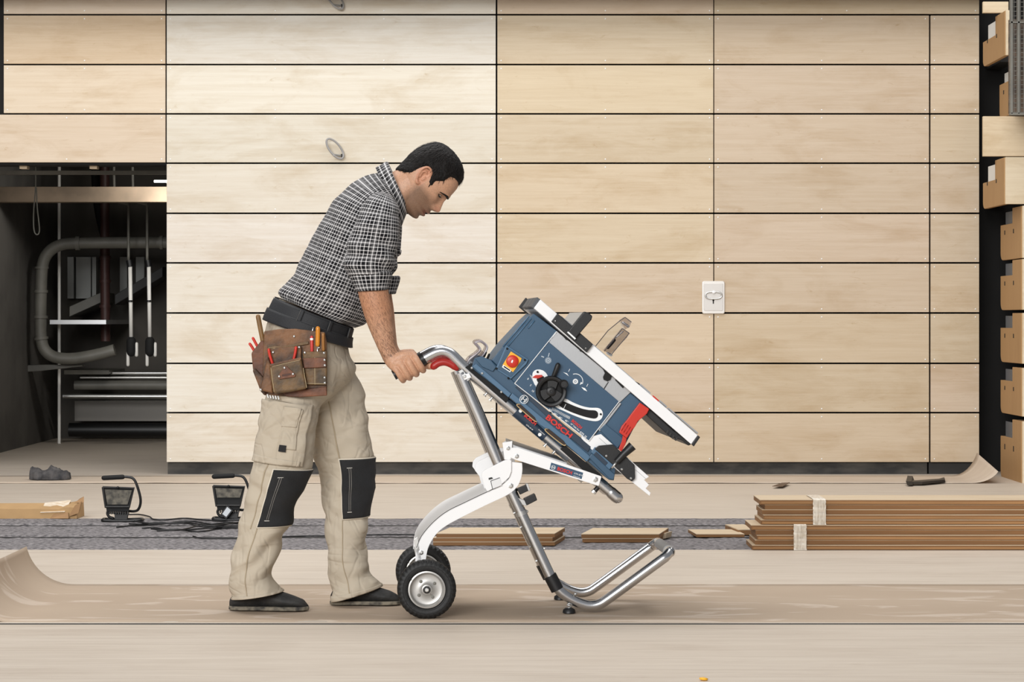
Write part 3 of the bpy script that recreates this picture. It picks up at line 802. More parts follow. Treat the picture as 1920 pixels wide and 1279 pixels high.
def text(s, px, py, ang, size, w, m, parent, bold=0.0, name='lettering', sx=1.0, ref=None, basis=None):
    cu = bpy.data.curves.new('txt', 'FONT'); cu.body = s; cu.size = 1.0; cu.extrude = 0.012; cu.offset = bold; cu.resolution_u = 3
    to = bpy.data.objects.new('txt', cu); COL.objects.link(to)
    dg = bpy.context.evaluated_depsgraph_get()
    me = bpy.data.meshes.new_from_object(to.evaluated_get(dg))
    bpy.data.objects.remove(to); bpy.data.curves.remove(cu)
    a = math.radians(ang)
    ex = XA * math.cos(a) + Vector((0, 0, -1)) * math.sin(a)
    ey = XA * math.sin(a) + Vector((0, 0, 1)) * math.cos(a)
    o3 = Q(px, py, w)
    k = size * SQ
    V = [o3 + ex * (v.co.x * k * sx) + ey * (v.co.y * k) - DA * (v.co.z * 0.05 + 0.0006) for v in me.vertices]
    Fc = [list(p.vertices) for p in me.polygons]
    bpy.data.meshes.remove(me)
    return mobj(name, V, Fc, M[m], parent, fix=False)

# ------------------------------------------------------------------ stand
st = empty('saw_stand', tuple(Q(900, 1160, 0.25)), 'wheeled folding saw stand with bright steel tubes and white brackets', 'saw stand')
WN, WF = 0.10, 0.48
DW = WF - WN
rail = [(740, 703), (764, 690), (790, 675.5), (806, 666.5), (819, 660.5), (832, 659), (845, 664), (857, 675), (870, 688), (890, 705), (963, 767), (1050, 841), (1100, 884), (1150, 927)]
def tube_pair(name, pts, r, m, rnd=False, n=18):
    pp = cr([tuple(Q(a, b, WN)) for a, b in pts], 6)
    for d in (0, DW):
        vf = g_tube(far(pp, d), r * SQ, n, round_end=rnd)
        mobj(name, vf[0], vf[1], M[m], st, smooth=True, sangle=45)
tube_pair('handle_rail', rail[2:], 10.6, 'chrome', True)
tube_pair('hand_grip', [(738, 704), (760, 692), (780, 681), (791, 675)], 9.6, 'black')
tube_pair('grip_collar', [(785.5, 678), (796, 672)], 11.2, 'black')
tube_pair('rail_end_cap', [(1146, 923.5), (1152, 929), (1157, 933)], 11.6, 'chrome', True)
leg = [(863, 699), (880, 739), (898, 780), (931, 858), (960, 925), (1000, 1012), (1034, 1086)]
tube_pair('leg_tube', leg[:5], 12.2, 'chrome')
tube_pair('inner_leg_tube', [(955, 913), (975, 957), (1000, 1012), (1036, 1090)], 10.4, 'chrome')
tube_pair('leg_sleeve_ring', [(976, 959), (979, 966)], 11.4, 'zinc')
tube_pair('leg_sleeve', [(1031, 1079), (1045, 1106)], 12.6, 'black')
# U shaped foot: near tube, cross tube, far tube as one bent tube
foot = [(1042, 1099), (1054, 1112), (1072, 1124), (1090, 1132), (1108, 1136), (1124, 1133), (1140, 1123), (1180, 1094), (1225, 1061), (1247, 1045)]
near = cr([tuple(Q(a, b, WN)) for a, b in foot], 6)
near = [Vector(p) for p in near]
farp = far(near, DW)
c0 = Q(1256, 1037, WN)
bend = cr([tuple(p) for p in (near[-1], c0 + DA * 0.02, c0 + DA * 0.05 + XA * 0.004, c0 + DA * (DW - 0.05) + XA * 0.004, c0 + DA * (DW - 0.02), farp[-1])], 6)
path = near[:-1] + [Vector(p) for p in bend] + list(reversed(farp[:-1]))
mobj('foot_tube', *g_tube(path, 9.8 * SQ, 18), M['chrome'], st, smooth=True)
cross = MB().add(g_tube([c0 + DA * 0.07 + XA * 0.004 + Vector((0, 0, 0.001)), c0 + DA * (DW - 0.07) + XA * 0.004 + Vector((0, 0, 0.001))], 10.6 * SQ, 16))
cross.build('foot_grip', mat('grey_grip', (150, 150, 150), 0.5), st, smooth=True, sangle=45)
# adjustable pads
for d in (0, DW):
    c = Q(1067, 1146, WN) + DA * d
    z = Vector((0, 0, 1)); c.z = 0.0035
    mobj('foot_pad', *g_lathe([(0.012, 0.016), (0.020, 0.010), (0.0215, 0.0), (0.018, -0.0)], c, z, 20), M['black'], st, smooth=True, sangle=45)
    mobj('foot_screw', *g_tube([c + z * 0.012, Q(1074, 1130, WN) + DA * d], 0.0045, 10), M['zinc'], st, smooth=True)
    mobj('foot_nut', *g_tube([c + z * 0.022, c + z * 0.029 + XA * 0.002], 0.009, 6), M['zinc'], st)
    mobj('foot_spring', *g_tube([c + z * 0.012 + Vector((0.008 * math.cos(a), 0.008 * math.sin(a), a * 0.0011)) for a in np.linspace(0, 20, 80)], 0.0012, 5), M['zinc'], st, smooth=True)
for (x, y) in ((1079, 1115),):
    mobj('rivet', *g_lathe([(0.006, 0), (0.006, 0.004), (0.003, 0.007)], Q(x, y, WN) - DA * 0.003, (0, 0, 1), 10), M['zinc'], st, smooth=True)
for t, sd in ((0.1, -1), (0.3, -1), (0.58, -1), (0.78, -1), (0.15, 1), (0.68, 1)):
    a = Q(969, 944, WN).lerp(Q(1030, 1076, WN), t)
    d = (XA * 0.91 * sd + Vector((0, 0, 0.42 * sd)))
    mobj('leg_stud', *g_tube([a + d * 0.015, a + d * 0.0235], 0.0032, 8), M['zinc'], st, smooth=True, sangle=45)
    mobj('stud_washer', *g_tube([a + d * 0.0185, a + d * 0.0205], 0.0055, 8), M['zinc'], st, smooth=True, sangle=45)
# red release lever under the handle
for d in (0, DW):
    pp = cr([tuple(Q(a, b, WN) + DA * d) for a, b in ((813, 687), (822, 681), (834, 679), (846, 683), (856, 690))], 5)
    mobj('release_lever', *g_tube(pp, [7.0 * SQ, 7.4 * SQ] + [7.2 * SQ] * (len(pp) - 4) + [6.5 * SQ, 5.8 * SQ], 14, round_end=True), M['darkred'], st, smooth=True)
qprism('rail_clamp', [(859, 697), (867, 692), (882, 711), (874, 717)], WN - 0.018, 0.03, M['zinc'], st)
bolt(871, 706, WN - 0.019, 3.6, st)
qprism('clamp_lug', [(866, 703), (880, 700), (884, 708), (871, 713)], WN - 0.024, 0.01, M['white'], st)
# studs below rail
for (x, y) in ((919, 730), (929, 738.5), (1031, 825), (1047, 838.5), (1101, 885), (1127, 907)):
    big = x > 1090
    k_ = 1.0 if not big else 1.25
    a = Q(x - 5, y + 6, WN); b = Q(x - 9.5 * k_, y + 11 * k_, WN)
    mobj('rail_stud', *g_tube([a, b], (4.6 if big else 2.2) * SQ, 10), M['zinc' if not big else 'black'], st, smooth=True, sangle=45)
    mobj('rail_stud_head', *g_tube([b, b + (b - a).normalized() * (5 if big else 2) * SQ], (5.2 if big else 3.4) * SQ, 8), M['zinc'], st, smooth=True, sangle=45)
# curved wheel bracket: a channel with near cheek, far cheek and a web on top
low = [(979, 868), (979.5, 882), (977, 897), (969.5, 913), (952, 928), (910, 948), (866, 970), (836, 986.5), (817, 1003), (803, 1027), (798, 1053)]
upp = [(778.5, 1053), (781, 1027), (790.5, 1005), (812, 979.5), (838, 959), (872, 942), (912, 923), (938, 911), (953, 899), (959, 882), (958, 866)]
cheek = [tuple(p) for p in cr(low, 4)] + [tuple(p) for p in cr(upp, 4)]
BW, BWF = WN - 0.028, WF + 0.02
qprism('bracket_cheek', cheek, BW, 0.006, M['white'], st, bevel=0.001)
nearpts = [Q(a, b, BW) for a, b in cheek]
mobj('bracket_cheek', *g_prism(far(nearpts, BWF - BW - 0.006), DA * 0.006), M['white'], st, bevel=0.001)
up = [Q(a, b, BW) for a, b in cr(upp[1:8], 5)]
v = []; f = []
for p in up:
    for d in (0.0, BWF - BW):
        v += [p + DA * d + Vector((0, 0, 0.0005)), p + DA * d - Vector((-0.002, 0, 0.0045))]
for i in range(len(up) - 1):
    q = i * 4
    f += [[q, q + 4, q + 6, q + 2], [q + 1, q + 3, q + 7, q + 5], [q, q + 1, q + 5, q + 4], [q + 2, q + 6, q + 7, q + 3]]
f += [[0, 2, 3, 1], [len(v) - 4, len(v) - 3, len(v) - 1, len(v) - 2]]
mobj('bracket_web', v, f, mat('white_web', (228, 228, 228), 0.4), st, smooth=True, sangle=40)
mobj('bracket_seam', *g_tube([Vector(p) - DA * 0.0005 for p in [Q(a_, b_, BW) for a_, b_ in cr(upp[1:8], 5)]], 0.0011, 6), M['darkgrey'], st, smooth=True)
# hub plates around the leg
hub = [(893, 886), (894, 876), (900, 869), (918, 860), (950, 849), (957, 850), (961, 858), (960, 884), (953, 897), (938, 909), (917, 920), (911, 921), (906, 903)]
hub2 = [(903, 893), (904, 886), (910, 881), (944, 864), (955, 861), (959, 864), (959, 884), (955, 895), (940, 909), (925, 916), (914, 922), (909, 914)]
qprism('hub_plate', hub2, BW - 0.008, 0.01, M['white'], st, bevel=0.0015)
hp = [Q(a, b, BW) for a, b in hub]
mobj('hub_plate', *g_prism(far(hp, 0.11), DA * 0.01), M['white'], st, bevel=0.0015)
mobj('hub_plate', *g_prism(far(hp, BWF - BW - 0.12), DA * 0.01), M['white'], st, bevel=0.0015)
qprism('hub_window', [(921, 903), (938, 896.5), (941, 910), (924, 917)], BW - 0.0095, 0.004, mat('hub_inset', (222, 222, 222), 0.4), st, bevel=0.0006)
for pts in ([(920, 901.5), (937, 895.3), (937.3, 896.2), (920.3, 902.4)], [(919.5, 902), (920.5, 901.7), (924, 917), (923, 917.3)], [(916, 896.5), (922, 894.8), (924.5, 897.5), (916.5, 900)]):
    qprism('hub_slot', pts, BW - 0.0098, 0.003, M['darkgrey'], st, bevel=0)
for (x, y, r) in ((789.5, 1036, 3.6), (957.5, 911, 4.0), (968.5, 855.5, 3.6), (1116, 899, 4.2)):
    bolt(x, y, BW - 0.001 if y > 900 and x < 1000 else BW - 0.021, r, st)
# small upright and diagonal arm with sticker
qprism('upright_plate', [(942, 830), (961, 827), (958, 862), (946, 862)], WN - 0.034, 0.008, M['white'], st)
bolt(952.5, 840.5, WN - 0.035, 3.2, st)
arm = [(959, 840), (970, 839), (1128, 893.5), (1122.5, 911.5), (966, 862), (957, 858)]
qprism('diagonal_arm', arm, BW - 0.020, 0.006, M['white'], st, bevel=0.001)
mobj('diagonal_arm', *g_prism(far([Q(a, b, BW - 0.02) for a, b in arm], DW + 0.05), DA * 0.006), M['white'], st, bevel=0.001)
mobj('arm_web', *g_prism([Q(962, 834, BW - 0.018), Q(1063, 868, BW - 0.018), Q(1063, 871, BW - 0.018), Q(962, 840, BW - 0.018)], DA * (DW + 0.06)), mat('grey_web', (186, 187, 188), 0.4, 0.3), st, bevel=0.0008)
qprism('arm_sticker', [(1033.5, 867.5), (1093.5, 886.5), (1090.5, 898.5), (1030.5, 880)], BW - 0.0206, 0.001, M['bluepanel'], st, bevel=0)
text('BOSCH', 1044, 881.5, 17.2, 9.2, BW - 0.021, 'inkred', st, bold=0.03, sx=0.98)
text('GTA 60 W', 1076, 888.5, 17.2, 4.0, BW - 0.021, 'inkwhite', st)
text('Professional', 1075, 892.8, 17.2, 2.6, BW - 0.021, 'inkwhite', st)
def ringlogo(px, py, r, w, parent, m='inkwhite', ang=41):
    c = Q(px, py, w)
    ex = XA * math.cos(math.radians(ang)) - Vector((0, 0, 1)) * math.sin(math.radians(ang)); ey = XA * math.sin(math.radians(ang)) + Vector((0, 0, 1)) * math.cos(math.radians(ang))
    circ = [c + (ex * math.cos(a) + ey * math.sin(a)) * r * SQ for a in np.linspace(0, 2 * math.pi, 25)]
    mb = MB().add(g_tube(circ, 0.085 * r * SQ, 6, cap=False))
    for sx in (-0.36, 0.36):
        mb.add(g_tube([c + (ex * sx + ey * -0.62) * r * SQ, c + (ex * sx + ey * 0.62) * r * SQ], 0.09 * r * SQ, 6))
    mb.add(g_tube([c - ex * 0.36 * r * SQ, c + ex * 0.36 * r * SQ], 0.09 * r * SQ, 6))
    arc = [c + (ex * math.cos(a) + ey * math.sin(a)) * 0.66 * r * SQ for a in np.linspace(-0.9, 0.9, 9)]
    mb.add(g_tube(arc, 0.07 * r * SQ, 6)); mb.add(g_tube([2 * c - p for p in arc], 0.07 * r * SQ, 6))
    mb.build('round_emblem', M[m], parent)
ringlogo(1037.5, 876.5, 4.0, BW - 0.0212, st, ang=17)
# black locking levers at the leg
for pts in ([(970, 917), (988, 909.5), (992, 920), (975, 928)], [(982, 936), (1003, 926), (1007.5, 938), (988, 948)]):
    qprism('lock_lever', pts, WN - 0.02, 0.04, M['black'], st, bevel=0.002)
qprism('lever_cap', [(986, 908), (990, 907), (994.5, 920), (991, 921.5)], WN - 0.021, 0.042, M['zinc'], st, bevel=0.001)
qprism('lever_link', [(972, 934), (984, 938), (988, 949), (980, 947)], WN - 0.014, 0.02, M['zinc'], st, bevel=0.001)
# cross members
for a in ((905, 800), (1005, 1023)):
    p = Q(a[0], a[1], WN)
    mobj('cross_tube', *g_tube([p, p + DA * DW], 7 * SQ, 12), M['chrome'], st, smooth=True)
mobj('axle', *g_tube([Q(800, 1104.6, 0.03), Q(800, 1104.6, 0) + DA * 0.54], 5.5 * SQ, 12), M['zinc'], st, smooth=True)
mobj('axle_fork', *g_prism([Q(776, 1012, BW), Q(783, 1006, BW), Q(800, 1104, BW), Q(792, 1108, BW)], DA * 0.01), M['zinc'], st, bevel=0.001)
mobj('axle_fork', *g_prism(far([Q(779, 1048, BW), Q(797, 1048, BW), Q(806, 1106, BW), Q(793, 1108, BW)], BWF - BW - 0.01), DA * 0.01), M['zinc'], st, bevel=0.001)
# wheels
R = 0.0955
for d in (0.0, 0.55):
    c = Q(800, 1104.6, 0.0) + DA * d
    sgn = 1 if d == 0 else -1
    ax = DA
    mm = 26
    tp = [(0.060, -0.020), (0.064, -0.0255), (0.074, -0.0285), (0.083, -0.0275), (0.0885, -0.0245), (0.0925, -0.020), (0.0945, -0.012), (0.0955, 0.0), (0.0945, 0.012), (0.0925, 0.020), (0.0885, 0.0245), (0.083, 0.0275), (0.074, 0.0285), (0.064, 0.0255), (0.060, 0.020)]
    def mod(i, k):
        if i in (4, 5, 9, 10): return 0.0016 if (k // 3) % 2 else -0.0016
        if i in (6, 8): return 0.0010 if ((k + 2) // 3) % 2 else -0.0012
        return 0
    wheel_t = mobj('tyre', *g_lathe(tp, c, ax, 216, mod=mod, closed=True), M['rubber'], st, smooth=True, sangle=28)
    for rr_, ww in ((0.0775, -0.0289), (0.0665, -0.0272)):
        ringp = [c + DA * ww + (Vector((0, 0, 1)) * math.cos(a) + XA * math.sin(a)) * rr_ for a in np.linspace(0, 2 * math.pi, 73)]
        mobj('sidewall_rib', *g_tube(ringp, 0.0009, 5, cap=False), M['rubber'], wheel_t, smooth=True)
    rim = mobj('rim', *g_lathe([(0.0605, -0.020), (0.0600, -0.0235), (0.0555, -0.0245), (0.0535, -0.021), (0.0500, -0.006), (0.046, -0.004), (0.028, -0.0060), (0.020, -0.0085), (0.017, -0.012), (0.0165, -0.0225), (0.0125, -0.024), (0.0125, 0.024), (0.048, 0.010), (0.056, 0.024), (0.0605, 0.020)], c, ax, 56, closed=True), mat('rim_zinc', (182, 180, 176), 0.42, 0.6), st, smooth=True, sangle=35)
    mobj('hub_ring', *g_lathe([(0.0115, -0.022), (0.0115, -0.0255), (0.0088, -0.0262), (0.0088, -0.022)], c, ax, 24), M['darkgrey'], rim, smooth=True, sangle=40)
    mobj('axle_nut', *g_lathe([(0.0075, -0.02), (0.0075, -0.029), (0.0055, -0.030)], c, ax, 6), M['zinc'], rim)
    for k in range(4):
        a = math.radians(45 + 90 * k + 8)
        p = c + (Vector((0, 0, 1)) * math.cos(a) + XA * math.sin(a)) * 0.0315 - DA * 0.0055
        mobj('rim_bolt', *g_lathe([(0.0055, 0.001), (0.0055, -0.0025), (0.0032, -0.003), (0.0032, -0.006)], p, ax, 8), M['pipe'], rim)
    p = c + (Vector((0, 0, 1)) * 0.036 + XA * -0.0545) - DA * 0.028
    mobj('valve', *g_tube([p, p - DA * 0.006], 0.0034, 8, round_end=True), M['rubber'], wheel_t, smooth=True)

# ------------------------------------------------------------------ table saw
sw = empty('table_saw', tuple(Q(1020, 850, 0.28)), 'blue table saw with white table, tilted on the wheeled stand', 'table saw')
WS = 0.07                        # near face of the body
DEP = 0.44
ANG = 41.0
# rubber rests between rail and base
for pts in ([(872, 689), (884, 681), (957, 743), (949, 756)], [(1050, 842), (1061, 836), (1130, 893), (1124, 905), (1118, 904)]):
    qprism('rubber_rest', pts, WN - 0.022, 0.045, M['blackmatte'], sw)
    mobj('rubber_rest', *g_prism(far([Q(a, b, WN - 0.022) for a, b in pts], DW), DA * 0.045), M['blackmatte'], sw, bevel=0.0015)
# base tray
base = [(884, 690), (890, 672), (903, 668), (921, 676), (957, 709), (966, 719), (1036, 779), (1106, 834), (1128, 850), (1154, 880), (1151, 901), (1142, 900), (1107, 869), (1060, 833), (1052, 836), (956, 746)]
qprism('base_tray', base, WS, DEP, M['blue'], sw, bevel=0.002)
qprism('base_ledge', [(886, 688), (893, 682), (959, 738), (953.5, 745.5)], WS - 0.014, 0.03, M['bluelight'], sw, bevel=0.002)
qprism('base_ledge', [(955, 745), (961, 737), (1052, 812), (1063, 817), (1076, 829), (1108, 857), (1100, 866), (1062, 834), (1057, 827), (1030, 805), (1022, 803), (1013, 797), (1007, 791), (1003, 783), (976, 758), (968, 756)], WS - 0.012, 0.03, M['bluelight'], sw, bevel=0.002)
qprism('base_ledge', [(1104, 858), (1110, 850), (1153, 890), (1150, 900), (1143, 898)], WS - 0.016, 0.03, M['blue'], sw, bevel=0.002)
qprism('base_block', [(1108, 848), (1116, 838), (1150, 872), (1142, 882)], WS - 0.012, 0.03, M['bluelight'], sw, bevel=0.002)
qprism('base_groove', [(1112, 853), (1118, 847), (1140, 868), (1134, 875)], WS - 0.0135, 0.01, M['bluedark'], sw, bevel=0.001)
qprism('base_band', [(966, 726), (972, 724), (1108, 838), (1102, 848), (1058, 812)], WS - 0.006, 0.02, M['bluedark'], sw, bevel=0.001)
for pts in ([(969, 759), (976, 757.5), (1003, 781), (1007, 790), (1002, 789), (975, 766)], [(1022, 805), (1029, 804), (1056, 826), (1061, 834), (1055, 834), (1027, 812)]):
    qprism('hand_recess', pts, WS - 0.004, 0.006, mat('recess_brown', (52, 40, 34), 0.7), sw, bevel=0)
    mobj('recess_highlight', *g_tube(cr([tuple(Q(a, b, WS - 0.006)) for a, b in (pts[3], pts[4], pts[5], pts[0], pts[1])], 4), 0.0018, 6), mat('highlight_tan', (196, 168, 122), 0.7), sw, smooth=True)  # tan edge line, a highlight painted along the recess
qprism('base_corner', [(890, 672), (903, 668), (921, 676), (931, 688), (924, 697), (904, 688)], WS - 0.008, 0.02, M['blue'], sw, bevel=0.002)
for (x, y) in ((884.5, 690), (904, 700), (940, 735)):
    bolt(x, y, WS - 0.015, 1.6, sw, 'zinc', 'screw')
# left column
lcol = [(922, 676), (946, 645), (985, 603), (1001, 588), (1046, 622), (1029, 642), (965, 718), (957, 709)]
qprism('body_column', lcol, WS + 0.002, DEP - 0.02, M['blue'], sw, bevel=0.002)
for a, b in (((992, 593), (943, 650)), ((996, 597), (950, 652)), ((1002, 601), (990, 616))):
    p0, p1 = Q(a[0], a[1], WS), Q(b[0], b[1], WS)
    mobj('column_rib', *g_tube([p0, p1], 0.0025, 8), M['bluelight'], sw, smooth=True)
qprism('switch_plate', [(949, 647), (991, 674), (987, 683), (958, 711), (929, 692), (934, 682)], WS - 0.008, 0.02, M['bluelight'], sw, bevel=0.002)
qprism('switch_plate_face', [(950, 650.5), (988, 675), (958, 707.5), (932.5, 691.5)], WS - 0.0095, 0.02, M['blue'], sw, bevel=0.001)
for (x, y) in ((951, 654), (984, 675), (931, 691), (953, 709)):
    bolt(x, y, WS - 0.0095, 1.5, sw, 'blackmatte', 'screw')
qprism('switch_label', [(958, 659), (978, 672), (976, 678), (962, 698), (942, 685)], WS - 0.012, 0.004, M['yellow'], sw, bevel=0.0005)
mobj('stop_button', *g_lathe([(11.6 * SQ, 0.0), (11.6 * SQ, -0.007), (10.8 * SQ, -0.0085), (4 * SQ, -0.009)], Q(960.5, 677.5, WS - 0.012), DA, 36), M['red'], sw, smooth=True, sangle=50)
qprism('button_mark', [(960, 674.5), (962.5, 676), (960.5, 681), (958, 679.5)], WS - 0.0222, 0.002, M['inkwhite'], sw, bevel=0)
qprism('switch_latch', [(944, 684), (959, 694), (956.5, 698.5), (941, 688.5)], WS - 0.014, 0.004, M['inkwhite'], sw, bevel=0.0005)
qprism('latch_slot', [(945.2, 686.2), (957, 694), (955.8, 696), (944, 688.3)], WS - 0.0148, 0.002, M['blackmatte'], sw, bevel=0)
# right column
qprism('body_column', [(1112, 820), (1160, 754), (1181, 736), (1216, 765), (1190, 800), (1166, 846), (1150, 836), (1128, 815)], WS + 0.004, DEP - 0.03, M['blue'], sw, bevel=0.002)
qprism('column_facet', [(1124, 806), (1135, 795), (1170, 823), (1158, 841)], WS - 0.004, 0.02, M['blue'], sw, bevel=0.0015)
qprism('column_edge', [(1122, 806), (1162, 755), (1165, 757), (1125, 809)], WS - 0.003, 0.01, M['silver'], sw, bevel=0.0005)
# silver sheet behind the panel
qprism('silver_cover', [(1029, 642), (1044, 621), (1183, 735), (1162, 755)], WS - 0.002, 0.30, M['silver'], sw, bevel=0.001)
qprism('cover_seam', [(1131.5, 729), (1140, 716), (1141.4, 717), (1133, 730.4)], WS - 0.003, 0.004, M['darkgrey'], sw, bevel=0)
for pts in ([(1055, 629), (1061, 629), (1067, 637), (1061, 637)], [(1084, 651), (1090, 652), (1095, 660), (1088, 659)], [(1131, 707), (1137, 694), (1148, 703), (1145, 712), (1139, 715), (1132, 712)], [(1130, 690), (1134, 691), (1140, 699), (1134, 699)], [(1153, 712), (1158, 712), (1171, 724), (1168, 728)]):
    qprism('black_clip', pts, WS - 0.010, 0.02, M['blackmatte'], sw, bevel=0.0008)
qprism('front_panel', [(965, 719), (1029.5, 642), (1160, 753), (1104, 827)], WS - 0.008, 0.02, M['bluepanel'], sw, bevel=0.0008)
for a, b in (((965, 719), (1043, 622)), ((965, 719), (1104, 827)), ((1104, 827), (1161, 753))):
    mobj('panel_trim', *g_tube([Q(a[0], a[1], WS - 0.009), Q(b[0], b[1], WS - 0.009)], 0.0014, 6), M['inkwhite'], sw)
# bevel slot
so_ = [(1036, 750), (1059, 747.5), (1073, 754), (1090, 761), (1106, 764.5), (1121, 765), (1128, 769), (1130.5, 777), (1127, 786), (1117, 790), (1098, 787), (1078, 780), (1060, 772), (1040, 762)]
si_ = [(1040, 748), (1060, 754), (1075, 760.5), (1090, 766), (1104, 769), (1115, 769.6), (1120, 772.5), (1121.5, 777.5), (1119.5, 783), (1113, 785), (1098, 782), (1084, 777.6), (1068, 771.5), (1050, 762)]
qprism('slot_frame', [tuple(p) for p in cr(so_ + so_[:1], 3)[:-1]], WS - 0.0098, 0.004, M['inkwhite'], sw, bevel=0.0005)
qprism('bevel_slot', [tuple(p) for p in cr(si_ + si_[:1], 3)[:-1]], WS - 0.0106, 0.003, M['blackmatte'], sw, bevel=0)
bolt(1126.4, 776.8, WS - 0.0105, 1.5, sw, 'blackmatte', 'screw')
mobj('slot_pointer', *g_tube([Q(1061, 758, WS - 0.011), Q(1057, 766, WS - 0.011)], 0.0009, 5), M['inkwhite'], sw)
# second slot with red pointer
a0 = [(998, 708), (999, 699), (1004, 694), (1012, 693), (1020, 696), (1026, 703), (1027, 712), (1012, 722), (1003, 722)]
qprism('slot_frame', [tuple(p) for p in cr(a0 + a0[:1], 3)[:-1]], WS - 0.0098, 0.003, M['inkwhite'], sw, bevel=0)
bolt(1008, 697.5, WS - 0.0105, 1.6, sw, 'blackmatte', 'screw')
qprism('slot_dark', [(1006, 712), (1010, 704), (1020, 706), (1020, 716), (1010, 720)], WS - 0.0106, 0.002, M['blackmatte'], sw, bevel=0)
qprism('height_pointer', [(998, 708), (1004, 703.5), (1016, 703), (1018, 706), (1009, 710)], WS - 0.014, 0.004, M['red'], sw, bevel=0.0005)
# scales: fine printed ticks
tk = MB()
for k in range(15):
    t = k / 14
    a = (993 + 11.5 * t, 703 + 22 * t); b = (a[0] + 4.2, a[1] + 2.2)
    tk.add(g_tube([Q(a[0], a[1], WS - 0.0085), Q(b[0], b[1], WS - 0.0085)], 0.0005, 4))
pp = cr([(1036, 764), (1048, 770.5), (1060, 777), (1069, 781.5)], 8)
for k, (x, y) in enumerate(pp):
    tk.add(g_tube([Q(x, y, WS - 0.0085), Q(x - 1.6, y + 4.6, WS - 0.0085)], 0.0005, 4))
tk = tk.build('scale_ticks', M['inkwhite'], sw); tk['kind'] = 'stuff'
for s_, x, y in (('0', 988, 711), ('5', 993, 723), ('10', 996, 733), ('30°', 1028, 768.5), ('35°', 1037.5, 776), ('40°', 1047, 783), ('45°', 1058.5, 789)):
    text(s_, x, y, 38, 5.2, WS - 0.0085, 'inkwhite', sw, bold=0.01)
text('BOSCH', 1071, 790, 40, 7.2, WS - 0.0085, 'inkred', sw, bold=0.04)
text('10" Table Saw', 1069, 795, 40, 3.8, WS - 0.0085, 'inkwhite', sw, bold=0.01)
text('GTS 10', 1086, 811, 40, 5.4, WS - 0.0085, 'inkwhite', sw, bold=0.02)
# pictograms on the panel
def picto_ring(px, py, r, t, a0=0, a1=2 * math.pi, n=28):
    c = Q(px, py, WS - 0.0085)
    return g_tube([c + (XA * math.cos(a) + Vector((0, 0, 1)) * math.sin(a)) * r * SQ for a in np.linspace(a0, a1, n)], t * SQ, 5)
MB().add(picto_ring(1079, 715.5, 3.8, 1.7)).add(picto_ring(1079, 715.5, 1.0, 0.6)).build('wheel_pictogram', M['inkwhite'], sw)
MB().add(picto_ring(1079, 715, 14, 0.8, -0.35, 1.9)).add(g_prism([Q(*p, WS - 0.009) for p in ((1087, 722), (1092, 719), (1089.5, 716))], DA * 0.002)).build('arrow_pictogram', M['inkwhite'], sw)
for x, y in ((1062, 700), (1096, 728)):
    MB().add(g_prism([Q(x - 6, y - 2, WS - 0.009), Q(x + 1, y, WS - 0.009), Q(x + 5, y + 6, WS - 0.009), Q(x + (2 if x < 1080 else -1), y + 3.5, WS - 0.009)], DA * 0.002)).add(
        g_tube([Q(x + 4, y - 3, WS - 0.0085), Q(x + 6.5, y - 8, WS - 0.0085)], 0.6 * SQ, 5)).build('blade_pictogram', M['inkwhite'], sw)
MB().add(picto_ring(1028, 676, 5.6, 0.45)).add(picto_ring(1028, 676, 3.6, 0.9)).add(picto_ring(1028, 676, 1.2, 0.7)).add(
    g_tube([Q(1028, 669, WS - 0.0085), Q(1030, 662, WS - 0.0085)], 0.9 * SQ, 6)).add(g_tube([Q(1015, 668, WS - 0.0085), Q(1020, 670, WS - 0.0085)], 1.2 * SQ, 6)).build('lock_pictogram', mat('grey_print', (190, 200, 208), 0.5), sw)
# handwheel
hwc = Q(1033.5, 734, WS - 0.030)
hw = mobj('handwheel', *g_lathe([(29.5 * SQ, -0.004), (29.5 * SQ, 0.008), (27 * SQ, 0.013), (22 * SQ, 0.012), (20 * SQ, 0.004), (21 * SQ, -0.004), (23.5 * SQ, -0.009), (27.5 * SQ, -0.009)], hwc, DA, 48, closed=True), M['black'], sw, smooth=True, sangle=50)
mobj('handwheel_hub', *g_lathe([(9 * SQ, 0.020), (9 * SQ, -0.004), (6.5 * SQ, -0.007), (3 * SQ, -0.007), (2.5 * SQ, -0.004)], hwc, DA, 24), M['black'], hw, smooth=True, sangle=40)
for a in (80, 205, 320):
    a = math.radians(a)
    d = XA * math.cos(a) + Vector((0, 0, 1)) * math.sin(a)
    n_ = XA * -math.sin(a) + Vector((0, 0, 1)) * math.cos(a)
    p0 = hwc + d * 6 * SQ; p1 = hwc + d * 24 * SQ
    mobj('spoke', *g_prism([p0 - n_ * 8 * SQ, p1 - n_ * 11 * SQ, p1 + n_ * 11 * SQ, p0 + n_ * 8 * SQ], DA * 0.006), M['black'], hw, bevel=0.001)
mobj('handwheel_disc', *g_lathe([(22 * SQ, 0.010), (22 * SQ, 0.013)], hwc, DA, 32), M['blackmatte'], hw)
mobj('handwheel_knob', *g_lathe([(8.4 * SQ, 0.0), (8.6 * SQ, -0.03), (7.4 * SQ, -0.034), (6.4 * SQ, -0.033), (6.0 * SQ, -0.028)], Q(1056, 720, WS - 0.036), DA, 24), M['black'], hw, smooth=True, sangle=40)
mobj('lock_lever', *g_tube([Q(1037, 708, WS - 0.02), Q(1046, 685, WS - 0.026)], [4.2 * SQ, 5.0 * SQ], 14, round_end=True), M['black'], sw, smooth=True)
# lettering on the base
text('BOSCH', 1022, 784.0, 39.5, 13.6, WS - 0.0068, 'inkred', sw, bold=0.035, sx=1.38)
ringlogo(982.5, 749, 7.8, WS - 0.0125, sw, ang=40)
